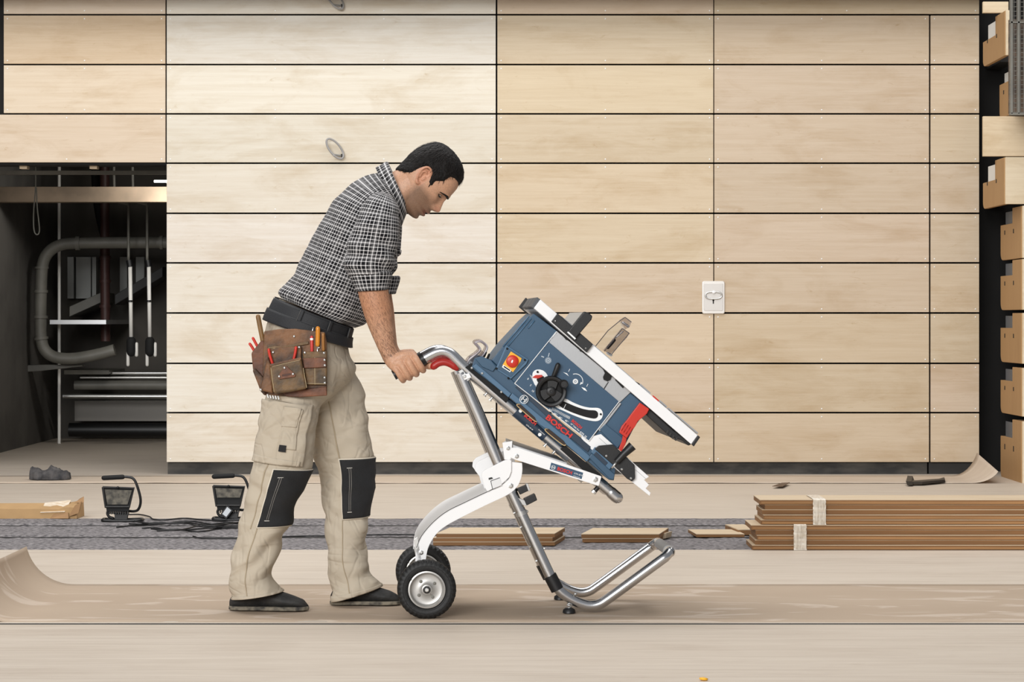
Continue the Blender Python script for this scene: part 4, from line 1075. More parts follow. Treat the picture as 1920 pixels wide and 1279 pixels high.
# sticker on the near rail
c0_, c1_ = Q(967, 771, WN), Q(1023, 818.5, WN)
mobj('rail_sticker', *g_tube([c0_, c1_], 11.0 * SQ, 20), M['bluedark'], st, smooth=True, sangle=45)
text('BOSCH', 982, 780, 40.5, 8.6, WN - 0.0195, 'inkred', st, bold=0.04)
text('GTA 60 W', 986, 797, 40.5, 3.6, WN - 0.0195, 'inkwhite', st)
text('Professional', 1009, 806, 40.5, 3.2, WN - 0.0195, 'inkwhite', st)
for x, y in ((976, 770.5), (1012, 815)):
    mobj('round_emblem', *g_lathe([(3.4 * SQ, 0.001), (3.4 * SQ, -0.001)], Q(x, y, WN - 0.0192), DA, 16), M['inkwhite'], st)
# table
tb = [(1013.5, 561.5), (1310, 817.5), (1298, 834), (1001, 578.5)]
table = qprism('table_top', tb, WS - 0.03, 0.55, M['alu'], sw, bevel=0.002)
qprism('front_rail_extrusion', [(1014, 562.5), (1308, 816.5), (1296, 833), (1002, 578.5)], WS - 0.036, 0.008, M['white'], sw, bevel=0.0015)
qprism('rail_end_cap', [(1309, 816.5), (1313, 820), (1301, 837.5), (1297, 833.5)], WS - 0.038, 0.014, M['black'], sw, bevel=0.0015)
mobj('rear_rail_extrusion', *g_prism(far([Q(a, b, WS - 0.03) for a, b in ((1006, 555), (1310, 816), (1297, 834), (992, 574))], 0.55), DA * 0.02), M['darkgrey'], sw, bevel=0.002)
for k in range(3):
    d = 0.02 + k * 0.16
    mobj('table_end_cap', *g_prism(far([Q(1008, 557, WS - 0.03), Q(1015, 562, WS - 0.03), Q(1002.5, 580, WS - 0.03), Q(996, 575, WS - 0.03)], d), DA * (0.145 if k else 0.15)), mat('end_cap_grey', (74, 75, 77), 0.5), sw, bevel=0.002)
for (x0, y0, x1, y1) in ((1110, 647, 1188, 714.5), (1200, 722, 1219, 739), (1237, 753, 1250, 764.5), (1253, 767, 1308, 814)):
    qprism('scale_strip', [(x0, y0), (x1, y1), (x1 + 1.4, y1 - 2.2), (x0 + 1.4, y0 - 2.2)], WS - 0.028, 0.03, mat('rail_grey', (160, 162, 165), 0.4, 0.4), sw, bevel=0.0004)
qprism('rail_clip', [(1191, 715), (1199, 719), (1199.5, 722.5), (1191, 718)], WS - 0.03, 0.02, M['black'], sw, bevel=0.0005)
qprism('fence_cursor', [(1222, 744.5), (1225, 741.5), (1236, 751), (1233.5, 755)], WS - 0.034, 0.02, M['red'], sw, bevel=0.0008)
# rip fence
qprism('fence_clamp', [(1045.5, 587.5), (1112, 645.5), (1100, 661), (1034, 603)], WS - 0.052, 0.035, M['black'], sw, bevel=0.002)
fh = [(1095.5, 584), (1104, 586.5), (1111, 593), (1109, 600), (1078.5, 635.5), (1064.5, 622.5)]
qprism('fence_handle', fh, WS - 0.068, 0.035, M['black'], sw, bevel=0.003)
qprism('fence_handle_edge', [(1063.5, 623.5), (1065.5, 621.5), (1080, 634.5), (1078, 637)], WS - 0.0695, 0.01, M['inkwhite'], sw, bevel=0.0005)
mobj('rip_fence', *g_prism([Q(1094, 585, WS - 0.03), Q(1106, 596, WS - 0.03), Q(1085, 622, WS - 0.03), Q(1073, 611, WS - 0.03)], DA * 0.55), M['silver'], sw, bevel=0.002)
mobj('fence_foot', *g_prism([Q(1052, 592, WS - 0.03), Q(1082, 617, WS - 0.03), Q(1077, 623, WS - 0.03), Q(1047, 598, WS - 0.03)], DA * 0.12), M['silver'], sw, bevel=0.002)
for (x, y) in ((1041, 602), (1098, 653)):
    bolt(x, y, WS - 0.0525, 1.1, sw, 'zinc', 'screw')
# clear blade guard standing on the table
for pts, w, dw, mm in (([(1118, 649), (1140, 620), (1163, 601), (1169, 607), (1165, 618), (1131, 657)], 0.24, 0.012, 'clear'),
                       ([(1163, 601), (1172, 594.5), (1184, 604), (1180, 614), (1172, 618)], 0.22, 0.05, 'smoke'),
                       ([(1131, 657), (1166, 615), (1180, 625), (1176, 633), (1144, 665)], 0.20, 0.008, 'smoke'),
                       ([(1131, 657), (1166, 615), (1180, 625), (1176, 633), (1144, 665)], 0.29, 0.008, 'clear')):
    p_ = [Q(a, b, w) for a, b in pts]
    mobj('blade_guard', *g_prism(p_, DA * dw), M[mm], sw, bevel=0.001)
for a, b in (((1116, 650), (1140, 620)), ((1133, 659), (1167, 616)), ((1167, 616), (1180, 625)), ((1180, 625), (1147, 664)), ((1163, 601), (1172, 595)), ((1172, 595), (1184, 604)), ((1140, 620), (1163, 601))):
    mobj('guard_edge', *g_tube([Q(a[0], a[1], 0.20), Q(b[0], b[1], 0.20)], 0.0016, 6), mat('smoky_edge', (90, 84, 84), 0.2), sw)
for a, b, r in (((1140, 652), (1152, 638), 3.0), ((1168, 605), (1178, 612), 2.4), ((1139, 662), (1146, 666), 2.5), ((1153, 634), (1168, 622), 1.6)):
    mobj('guard_fitting', *g_tube([Q(a[0], a[1], 0.24), Q(b[0], b[1], 0.24)], r * SQ, 8, round_end=True), M['darkgrey'] if r > 2.9 else M['zinc'], sw, smooth=True)
# under table bracket at the right
qprism('extension_bracket', [(1216, 766), (1224, 772), (1262, 806), (1280, 819), (1297, 833), (1291, 836), (1278, 826), (1272, 824), (1257, 820), (1211, 778)], WS, 0.4, M['black'], sw, bevel=0.003)
for k in range(4):
    x = 1252 + k * 5.5; y = 806 + k * 4.4
    qprism('bracket_fin', [(x, y), (x + 2.5, y + 2), (x - 1, y + 8), (x - 3.5, y + 6)], WS - 0.004, 0.01, M['darkgrey'], sw, bevel=0.0005)
# red push stick clipped to the column
qprism('push_stick', [(1200, 755), (1217.5, 767), (1213, 776), (1196, 790), (1191, 800), (1175, 822), (1161, 811), (1166, 799), (1177, 786), (1181, 780)], WS - 0.022, 0.018, M['red'], sw, bevel=0.002)
for k in range(4):
    x = 1165 + 4.2 * k; y = 808 + 3.2 * k
    mobj('grip_rib', *g_tube([Q(x, y, WS - 0.0225), Q(x + 9, y - 14, WS - 0.0225)], 0.0013, 6), M['darkred'], sw, smooth=True)
qprism('push_stick_tip', [(1168, 817), (1175, 822), (1173, 833), (1165, 847), (1160, 842), (1166, 828)], WS - 0.018, 0.012, M['red'], sw, bevel=0.001)
# stored mitre gauge: white bar, black head, knob
qprism('gauge_bar', [(1090, 815), (1100, 826), (1104, 820), (1127, 814), (1217, 894), (1208, 900), (1217, 909), (1211, 916), (1220, 924), (1218, 930), (1184, 903), (1112, 846), (1090, 822)], WS - 0.004, 0.012, M['white'], sw, bevel=0.001)
mobj('gauge_line', *g_tube([Q(1123, 821, WS - 0.0045), Q(1211, 898, WS - 0.0045)], 0.0009, 5), M['silver'], sw)
qprism('gauge_head', [(1115, 842), (1123, 836), (1149, 833.5), (1190, 872), (1191, 897), (1185, 903), (1176, 898), (1150, 872)], WS - 0.02, 0.014, M['black'], sw, bevel=0.002)
mobj('gauge_knob', *g_tube([Q(1156, 866, WS - 0.03), Q(1168, 853, WS - 0.03), Q(1186, 836, WS - 0.03)], [6.2 * SQ, 7.0 * SQ, 9.2 * SQ], 18), M['black'], sw, smooth=True, sangle=45)
mobj('gauge_screw', *g_tube([Q(1147, 878, WS - 0.028), Q(1157, 865, WS - 0.028)], 2.2 * SQ, 8), M['zinc'], sw, smooth=True)
for (x, y) in ((1137, 855), (1166, 880), (1183, 897)):
    bolt(x, y, WS - 0.0205, 1.6, sw, 'zinc', 'screw')
# clear hook with coiled cord at the left end
e1 = cr([(872, 683), (877, 672), (890, 662), (897, 655), (894, 648), (888, 641), (897, 638), (906, 643), (910, 650), (905, 661), (896, 671)], 4)
mobj('cord_hook', *g_tube([tuple(Q(a, b, 0.12)) for a, b in e1], 2.4 * SQ, 8), M['smoke'], sw, smooth=True)
mobj('cord_hook', *g_tube([Vector(Q(a + 3, b + 2, 0.16)) for a, b in e1], 2.4 * SQ, 8), mat('pale_plastic', (214, 206, 206), 0.3), sw, smooth=True)
qprism('hook_foot', [(880, 676), (902, 656), (908, 662), (889, 680)], 0.10, 0.03, M['smoke'], sw, bevel=0.001)
for x, y in ((908, 668), (914, 672)):
    mobj('peg', *g_tube([Q(x, y, 0.16), Q(x + 3, y - 7, 0.16)], 2.2 * SQ, 8, round_end=True), M['blackmatte'], sw, smooth=True)
# ================================================================== the worker
YM = 7.97
SM = YM / F
man = empty('person', tuple(G(560, 1142)), 'worker in checked shirt and beige trousers pushing the wheeled stand', 'person')

def ring_loft(keys, n=8, NA=48, pw=2.2, disp=None, caps=True, seam=False, a0=90.0, t0=None, t1=None, th0=None, th1=None, off=0.0, nt_=None):
    """keys: (left x, left y, right x, right y, half depth in m, distance) ; angle 0 = right edge, 90 = far, 180 = left, 270 = near"""
    K = np.array(keys, float)
    if t0 is None:
        D = cr(K, n); T = np.linspace(0, len(K) - 1, len(D))
    else:
        full = cr(K, 24); TT_ = np.linspace(0, len(K) - 1, len(full))
        T = np.linspace(t0, t1, nt_ or 24)
        Tc = np.clip(T, 0, len(K) - 1)
        D = np.stack([np.interp(Tc, TT_, full[:, c]) for c in range(K.shape[1])], 1)
    if th0 is None:
        m = NA + 1 if seam else NA
        th = [math.radians(a0) + 2 * math.pi * k / NA for k in range(m)]
        wrap = not seam
    else:
        m = NA; th = [math.radians(th0 + (th1 - th0) * k / (NA - 1)) for k in range(m)]; wrap = False
    V = []; UV = []; ln = 0.0; last = None; cmean = 0
    for i, d in enumerate(D):
        Lp = P(d[0], d[1], d[5]); Rp = P(d[2], d[3], d[5])
        c = (Lp + Rp) / 2; a = (Rp - Lp) / 2; b = Vector((0, d[4], 0))
        if last is not None: ln += (c - last).length
        last = c
        if i == len(D) // 2: cmean = 2 * math.pi * math.sqrt((a.length ** 2 + d[4] ** 2) / 2)
        for k, q in enumerate(th):
            cq, sq = math.cos(q), math.sin(q)
            e = 2.0 / pw
            o = a * math.copysign(abs(cq) ** e, cq) + b * math.copysign(abs(sq) ** e, sq)
            r = o.normalized()
            dd = off + (disp(T[i], q, c + o) if disp else 0.0)
            V.append(c + o + r * dd)
            UV.append([k / NA, ln])
    for u in UV: u[0] *= cmean
    Fc = []; nr = len(D)
    for i in range(nr - 1):
        for k in range(m if wrap else m - 1):
            Fc.append([i * m + k, i * m + (k + 1) % m, (i + 1) * m + (k + 1) % m, (i + 1) * m + k])
    if caps and wrap:
        Fc.append(list(range(m - 1, -1, -1))); Fc.append([(nr - 1) * m + k for k in range(m)])
    return V, Fc, UV

def remeshed(name, mb, vox, m, parent, smooth_it=4, fac=0.5):
    o = mb.build('tmp_' + name, None)
    r = o.modifiers.new('r', 'REMESH'); r.mode = 'VOXEL'; r.voxel_size = vox; r.use_smooth_shade = True
    sm_ = o.modifiers.new('s', 'SMOOTH'); sm_.factor = fac; sm_.iterations = smooth_it
    dg = bpy.context.evaluated_depsgraph_get()
    me = bpy.data.meshes.new_from_object(o.evaluated_get(dg))
    me.name = name
    old = o.data
    bpy.data.objects.remove(o); bpy.data.meshes.remove(old)
    me.polygons.foreach_set('use_smooth', [True] * len(me.polygons))
    me.materials.clear(); me.materials.append(m)
    ob = bpy.data.objects.new(name, me)
    finish(ob, parent)
    return ob

# ------------------------------------------------------------------ materials of the worker
def skin_mat():
    m, n, l, b = nt('skin')
    at = n.new('ShaderNodeAttribute'); at.attribute_name = 'Col'
    tc = n.new('ShaderNodeTexCoord')
    t = n.new('ShaderNodeTexNoise'); t.inputs['Scale'].default_value = 260; t.inputs['Detail'].default_value = 3
    l.new(tc.outputs['Object'], t.inputs['Vector'])
    r = n.new('ShaderNodeMapRange'); r.inputs['From Min'].default_value = 0.3; r.inputs['From Max'].default_value = 0.7; r.inputs['To Min'].default_value = 0.84; r.inputs['To Max'].default_value = 1.1
    l.new(t.outputs['Fac'], r.inputs['Value'])
    mx = n.new('ShaderNodeVectorMath'); mx.operation = 'SCALE'
    l.new(at.outputs['Color'], mx.inputs[0]); l.new(r.outputs[0], mx.inputs['Scale'])
    l.new(mx.outputs[0], b.inputs['Base Color'])
    b.inputs['Roughness'].default_value = 0.5
    b.inputs['Subsurface Weight'].default_value = 0.08
    b.inputs['Subsurface Radius'].default_value = (0.01, 0.004, 0.002)
    bp = n.new('ShaderNodeBump'); bp.inputs['Strength'].default_value = 0.15; bp.inputs['Distance'].default_value = 0.002
    l.new(t.outputs['Fac'], bp.inputs['Height']); l.new(bp.outputs['Normal'], b.inputs['Normal'])
    return m
def plaid_mat(per=0.0121):
    m, n, l, b = nt('checked_cotton')
    uv = n.new('ShaderNodeUVMap')
    sp = n.new('ShaderNodeSeparateXYZ'); l.new(uv.outputs[0], sp.inputs[0])
    def line(src, period, width, soft):
        d = n.new('ShaderNodeMath'); d.operation = 'DIVIDE'; d.inputs[1].default_value = period; l.new(src, d.inputs[0])
        p = n.new('ShaderNodeMath'); p.operation = 'PINGPONG'; p.inputs[1].default_value = 0.5; l.new(d.outputs[0], p.inputs[0])
        r = n.new('ShaderNodeMapRange'); r.interpolation_type = 'SMOOTHSTEP'
        r.inputs['From Min'].default_value = width - soft; r.inputs['From Max'].default_value = width + soft
        r.inputs['To Min'].default_value = 1; r.inputs['To Max'].default_value = 0
        l.new(p.outputs[0], r.inputs['Value'])
        return r.outputs[0]
    a = line(sp.outputs[0], per, 0.10, 0.075); c = line(sp.outputs[1], per, 0.10, 0.075)
    a2 = line(sp.outputs[0], per * 4, 0.12, 0.06); c2 = line(sp.outputs[1], per * 4, 0.12, 0.06)
    ad = n.new('ShaderNodeMath'); ad.operation = 'MULTIPLY_ADD'; ad.inputs[1].default_value = 0.5; l.new(a, ad.inputs[0])
    h = n.new('ShaderNodeMath'); h.operation = 'MULTIPLY'; h.inputs[1].default_value = 0.5; l.new(c, h.inputs[0]); l.new(h.outputs[0], ad.inputs[2])
    mxx = n.new('ShaderNodeMath'); mxx.operation = 'MAXIMUM'; l.new(a2, mxx.inputs[0]); l.new(c2, mxx.inputs[1])
    g = n.new('ShaderNodeMath'); g.operation = 'MULTIPLY_ADD'; g.inputs[1].default_value = 0.10; l.new(mxx.outputs[0], g.inputs[0]); l.new(ad.outputs[0], g.inputs[2])
    rp = n.new('ShaderNodeValToRGB')
    e = rp.color_ramp.elements
    e[0].position = 0.0; e[0].color = lin((18, 18, 21)); e[1].position = 0.95; e[1].color = lin((240, 238, 236))
    x = e.new(0.5); x.color = lin((172, 170, 170))
    l.new(g.outputs[0], rp.inputs['Fac']); l.new(rp.outputs['Color'], b.inputs['Base Color'])
    b.inputs['Roughness'].default_value = 0.85; b.inputs['Specular IOR Level'].default_value = 0.2
    tc = n.new('ShaderNodeTexCoord')
    t = n.new('ShaderNodeTexNoise'); t.inputs['Scale'].default_value = 22; t.inputs['Detail'].default_value = 4; l.new(tc.outputs['Object'], t.inputs['Vector'])
    bp = n.new('ShaderNodeBump'); bp.inputs['Strength'].default_value = 0.35; bp.inputs['Distance'].default_value = 0.012
    l.new(t.outputs['Fac'], bp.inputs['Height']); l.new(bp.outputs['Normal'], b.inputs['Normal'])
    return m
M['skin'] = skin_mat(); M['plaid'] = plaid_mat()
M['hair'] = mat('dark_hair', (24, 20, 18), 0.6, spec=0.25, vscale=60, col2=(14, 12, 11), bump=0.6, bscale=160, stretch=(1, 1, 1))
def canvas_mat(name, c1, c2):
    m, n, l, b = nt(name)
    b.inputs['Roughness'].default_value = 0.85; b.inputs['Specular IOR Level'].default_value = 0.2
    tc = n.new('ShaderNodeTexCoord')
    def noise(st, sc, det, dist=0.0):
        mp = n.new('ShaderNodeMapping'); mp.inputs['Scale'].default_value = st; mp.inputs['Rotation'].default_value = (0, 0.6, 0)
        l.new(tc.outputs['Object'], mp.inputs['Vector'])
        t = n.new('ShaderNodeTexNoise'); t.inputs['Scale'].default_value = sc; t.inputs['Detail'].default_value = det; t.inputs['Distortion'].default_value = dist
        l.new(mp.outputs[0], t.inputs['Vector']); return t.outputs['Fac']
    mx = n.new('ShaderNodeMix'); mx.data_type = 'RGBA'; mx.inputs['A'].default_value = lin(c1); mx.inputs['B'].default_value = lin(c2)
    l.new(noise((1, 1, 1), 7, 6), mx.inputs['Factor']); l.new(mx.outputs['Result'], b.inputs['Base Color'])
    def crease(src, w):
        s1 = n.new('ShaderNodeMath'); s1.operation = 'SUBTRACT'; s1.inputs[1].default_value = 0.5; l.new(src, s1.inputs[0])
        s2 = n.new('ShaderNodeMath'); s2.operation = 'ABSOLUTE'; l.new(s1.outputs[0], s2.inputs[0])
        r = n.new('ShaderNodeMapRange'); r.interpolation_type = 'SMOOTHSTEP'; r.inputs['From Max'].default_value = w; l.new(s2.outputs[0], r.inputs['Value'])
        return r.outputs[0]
    c_1 = crease(noise((1.2, 1.2, 3.0), 4.5, 1.5, 0.6), 0.09); c_2 = crease(noise((2.6, 1.5, 1.3), 5.5, 1.5, 0.8), 0.07)
    ad = n.new('ShaderNodeMath'); ad.operation = 'ADD'; l.new(c_1, ad.inputs[0]); l.new(c_2, ad.inputs[1])
    a2 = n.new('ShaderNodeMath'); a2.operation = 'MULTIPLY_ADD'; a2.inputs[1].default_value = 1.2; l.new(noise((1, 1, 1.6), 12, 2), a2.inputs[0]); l.new(ad.outputs[0], a2.inputs[2])
    bp = n.new('ShaderNodeBump'); bp.inputs['Strength'].default_value = 0.27; bp.inputs['Distance'].default_value = 0.010
    l.new(a2.outputs[0], bp.inputs['Height']); l.new(bp.outputs['Normal'], b.inputs['Normal'])
    return m
M['canvas'] = canvas_mat('beige_canvas', (192, 181, 163), (180, 168, 149))
M['seam'] = mat('beige_seam', (166, 151, 127), 0.85)
M['patch'] = mat('black_canvas', (27, 27, 28), 0.9, vscale=12, col2=(38, 38, 39), bump=0.2, bscale=200)
M['belt'] = mat('black_belt', (34, 35, 38), 0.7, bump=0.15, bscale=200, vary=0.2, vscale=9)
M['shoe'] = mat('black_shoe', (26, 26, 26), 0.7, vscale=22, col2=(48, 47, 45), bump=0.25, bscale=60)
M['sole'] = mat('shoe_sole', (52, 50, 47), 0.8, vscale=40, col2=(128, 120, 104))
M['leather'] = mat('brown_leather', (126, 86, 52), 0.6, vscale=20, col2=(64, 44, 29), bump=0.3, bscale=60)
M['leather2'] = mat('olive_leather', (116, 88, 54), 0.6, vscale=22, col2=(66, 52, 35), bump=0.3, bscale=60)
M['leather3'] = mat('red_leather', (118, 72, 46), 0.6, vscale=24, col2=(82, 50, 34), bump=0.2, bscale=80)

# ------------------------------------------------------------------ clothing shapes
torso = [(530, 558, 664, 614, .168, YM), (526, 547, 684, 606, .178, YM), (541, 528, 694, 588, .184, YM), (560, 497, 708, 556, .188, YM), (577, 462, 722, 522, .190, YM), (592, 430, 735, 489, .195, YM), (610, 400, 745, 456, .198, YM),
         (631, 371, 750, 431, .194, YM), (657, 348, 752, 414, .176, YM), (686, 331, 753, 403, .140, YM), (708, 324, 757, 395, .095, YM), (722, 322, 757, 386, .068, YM)]
def ridge(x, y, z, k=3.0): return max(0.0, 1.0 - k * abs(ns(x, y, z)))
def fold_shirt(t, q, p):
    a = 0.006 * ns(p.x * 9 + p.z * 4, p.y * 5, p.z * 10) + 0.003 * ns(p.x * 24, p.y * 14, p.z * 24)
    a += 0.005 * ridge(p.x * 6 + p.z * 5, p.y * 4 + 3, p.z * 5 - p.x * 7) - 0.004 * ridge(p.x * 8 + 3, p.y * 5, p.z * 7 + p.x * 3)
    if t < 2.5: a += (2.5 - t) * 0.0035 * math.sin(q * 9 + p.z * 30 + 2 * ns(p.x * 12, p.z * 12, 5))
    # creases running from the armpit down to the belly
    if 2.0 < t < 7.5: a += 0.004 * math.sin((p.x + p.z * 0.6) * 70 + 3 * ns(p.x * 6, p.z * 6)) * max(0, math.cos((t - 4.5) * 0.5)) * (1 if math.cos(q) > -0.2 else 0.25)
    return a
V, Fc, UV = ring_loft(torso, 12, 96, 2.15, fold_shirt, seam=True, a0=90)
shirt = mobj('shirt', V, Fc, M['plaid'], man, smooth=True, uvs=UV, fix=False)
so_ = shirt.modifiers.new('thick', 'SOLIDIFY'); so_.thickness = 0.003; so_.offset = -1

YA = YM - 0.203
sleeve = [(715, 361, 731, 367, .012, YA + .060), (703, 364, 740, 379, .044, YA + .036), (688, 377, 745, 393, .066, YA + .016), (672, 408, 745, 418, .078, YA + .003), (660, 440, 743, 448, .080, YA), (651, 472, 740, 478, .080, YA), (648, 497, 735, 499, .075, YA), (657, 516, 731, 514, .066, YA + .002)]
def fold_sleeve(t, q, p):
    a = 0.004 * ns(p.x * 14, p.y * 8, p.z * 14) + 0.004 * ridge(p.x * 8 - p.z * 4, p.y * 7, p.z * 9 + p.x * 6) - 0.003 * ridge(p.x * 9 + 4, p.y * 8, p.z * 12)
    if t > 3: a += 0.0045 * math.sin(p.z * 75 + p.x * 40 + 2.5 * ns(p.x * 10, p.y * 10, p.z * 7)) * min(1, (t - 3) / 2)
    return a
cuff = [(659, 512, 732, 510, .066, YA), (657, 516, 734, 513, .0675, YA), (662, 527, 731, 525, .064, YA), (668, 541, 727, 538, .058, YA), (671, 545, 726, 542, .056, YA), (674, 541, 723, 539, .050, YA)]
def armoff(p, sgn=1):
    """where the far arm lies relative to the near one"""
    t = min(1, max(0, (P(700, 380, YA).z - p.z) / (P(700, 380, YA).z - P(765, 690, YA).z)))
    return Vector((-0.012 * t - 0.004, 0.406 + (DW - 0.406) * t, 0.0))
for side in (0, 1):
    V, Fc, UV = ring_loft(sleeve, 10, 56, 2.2, fold_sleeve, seam=True, a0=90)
    if side:
        V = [Vector((v.x, 2 * YA - v.y, v.z)) + armoff(v) for v in V]
    sl = mobj('sleeve', V, Fc, M['plaid'], shirt, smooth=True, uvs=UV, fix=False)
    sl.modifiers.new('thick', 'SOLIDIFY').thickness = 0.003
    V, Fc, UV = ring_loft(cuff, 5, 56, 2.2, lambda t, q, p: 0.0025 * ns(p.x * 20, p.y * 20, p.z * 20), seam=True, a0=90)
    if side: V = [v + armoff(v) + Vector((0.016, 0, -0.008)) for v in V]
    cf = mobj('rolled_cuff', V, Fc, M['plaid'], shirt, smooth=True, uvs=UV, fix=False)
    cf.modifiers.new('thick', 'SOLIDIFY').thickness = 0.004

# collar: folded band around the neck
def collar():
    v = []; uv = []; f = []
    m = 72
    rows_ = [(0.0, 0.0), (0.35, 0.003), (0.8, 0.004), (1.0, 0.006), (1.03, 0.010), (0.9, 0.013), (0.45, 0.018), (0.0, 0.023), (-0.28, 0.027)]
    top = (P(728, 310, YM), P(762, 386, YM)); bot = (P(715, 325, YM), P(752, 401, YM))
    for i, (h_, o_) in enumerate(rows_):
        for k in range(m + 1):
            a = 0.16 + (2 * math.pi - 0.32) * k / m
            ca, sa = math.cos(a), math.sin(a)
            L_ = bot[0].lerp(top[0], h_); R_ = bot[1].lerp(top[1], h_)
            front = max(0, ca)
            c = (L_ + R_) / 2; ax = (R_ - L_) / 2
            p = c + ax * ca + Vector((0, 0.068 * sa, 0))
            r = (ax * ca + Vector((0, 0.068 * sa, 0))).normalized()
            p = p + r * o_
            if i > 4: p = p + (bot[1] - top[1]) * 0.45 * front ** 3 * (i - 4) / 4
            v.append(p); uv.append([k / m * 0.46, i * 0.009])
    n_ = m + 1
    for i in range(len(rows_) - 1):
        for k in range(m):
            f.append([i * n_ + k, i * n_ + k + 1, (i + 1) * n_ + k + 1, (i + 1) * n_ + k])
    o = mobj('collar', v, f, M['plaid'], shirt, smooth=True, uvs=uv, fix=False)
    o.modifiers.new('thick', 'SOLIDIFY').thickness = 0.0025
collar()
# breast pocket flap standing off the chest
pk = [P(737, 462, YM + .02), P(751, 468, YM + .02), P(749, 476, YM + .02), P(738, 484, YM + .02)]
o = mobj('breast_pocket', *g_prism(pk, (0, 0.10, 0)), M['plaid'], shirt, uvs=[(p.x, p.z) for p in pk] * 2, bevel=0.002)
# shoulder seam
pelvis = [(521, 560, 657, 614, .168, YM), (506, 592, 651, 641, .174, YM), (497, 622, 655, 668, .180, YM), (492, 655, 667, 690, .178, YM), (494, 690, 655, 714, .165, YM), (500, 726, 630, 740, .13, YM), (520, 756, 605, 760, .09, YM)]
legn = [(495, 662, 648, 690, .088, 7.895), (496, 705, 632, 722, .099, 7.885), (497, 750, 604, 762, .098, 7.882), (491, 807, 590, 815, .096, 7.880), (480, 850, 585, 866, .093, 7.880), (468, 895, 578, 892, .088, 7.880), (461, 925, 563, 928, .085, 7.880), (455, 958, 550, 961, .083, 7.885),
        (444, 1002, 537, 998, .081, 7.890), (436, 1040, 519, 1040, .079, 7.895), (432, 1076, 512, 1074, .079, 7.900), (430, 1105, 516, 1095, .083, 7.900), (429.5, 1124, 523, 1110, .083, 7.900)]
legf = [(548, 645, 662, 676, .085, 8.035), (560, 692, 672, 706, .100, 8.05), (572, 745, 681, 752, .098, 8.05), (582, 800, 690, 795, .095, 8.055), (588, 850, 702, 848, .091, 8.06), (599, 890, 702, 885, .086, 8.06), (604, 930, 697, 930, .082, 8.06), (610, 975, 692, 970, .080, 8.06),
        (614, 1020, 687, 1020, .079, 8.06), (616, 1055, 687, 1050, .079, 8.06), (618, 1090, 703, 1082, .081, 8.06), (621, 1128, 717, 1099, .083, 8.06)]
def fold_trouser(t, q, p):
    a = 0.006 * ns(p.x * 7, p.y * 5, p.z * 7) + 0.004 * ns(p.x * 20, p.y * 14, p.z * 20)
    a += 0.009 * ridge(p.x * 4 + p.z * 3.2, p.y * 4, p.z * 8 - p.x * 5) * ridge(p.x * 2 + 5, p.y * 2, p.z * 3, 1.6)
    a -= 0.007 * ridge(p.x * 5 - p.z * 2 + 9, p.y * 5, p.z * 11 + p.x * 3)
    if t > 6: a += 0.0085 * min(1, (t - 6) / 2) * math.sin(p.z * 62 - p.x * 30 + 4 * ns(p.x * 7, p.y * 7, p.z * 5)) * (0.35 + 0.65 * max(0, math.cos(q + 0.4)))
    if 0.3 < t < 3.2: a += 0.005 * math.sin(p.z * 34 + p.x * 46 + 4 * ns(p.x * 5, p.y * 5, p.z * 5)) * math.sin((t - 0.3) / 2.9 * math.pi)
    if 2.8 < t < 5.5: a += 0.0035 * math.sin(p.z * 58 - p.x * 16) * max(0, -math.cos(q)) 
    return a
mb = MB()
mb.add(ring_loft(pelvis, 8, 72, 2.2, lambda t, q, p: 0.004 * ns(p.x * 8, p.y * 6, p.z * 8))[:2])
mb.add(ring_loft(legn, 12, 72, 2.1, fold_trouser)[:2])
mb.add(ring_loft(legf, 12, 72, 2.1, fold_trouser)[:2])
trous = remeshed('trousers', mb, 0.0038, M['canvas'], man, smooth_it=1)

def shell(name, keys, t0, t1, th0, th1, off, m, parent, thick=0.003, disp=fold_trouser, nt_=26, na=34, pw=2.1):
    V, Fc, UV = ring_loft(keys, 8, na, pw, disp, t0=t0, t1=t1, th0=th0, th1=th1, off=off, nt_=nt_, caps=False)
    o = mobj(name, V, Fc, m, parent, smooth=True, fix=False)
    s_ = o.modifiers.new('thick', 'SOLIDIFY'); s_.thickness = thick; s_.offset = 0
    return o
for keys, t0, t1, a0, a1 in ((legn, 4.55, 7.62, 262, 432), (legf, 4.25, 6.93, 264, 432)):
    shell('knee_patch_edge', keys, t0 - 0.06, t1 + 0.05, a0 - 2.5, a1, 0.0035, mat('pale_piping', (214, 204, 186), 0.8), trous)
    kp = shell('knee_patch', keys, t0, t1, a0, a1, 0.0055, M['patch'], trous)
    for da in (0, 3.5):
        shell('patch_stitch', keys, t0 + 0.42, t1 - 0.32, a0 + 13 + da, a0 + 13.9 + da, 0.0078, mat('grey_stitch', (128, 124, 118), 0.8), kp, thick=0.001, na=3, nt_=20)
    for tt in (t0 + 0.40, t1 - 0.30):
        shell('patch_stitch', keys, tt, tt + 0.035, a0 + 10, a0 + 20, 0.0078, mat('pale_stitch', (190, 186, 178), 0.8), kp, thick=0.001, na=5, nt_=3)
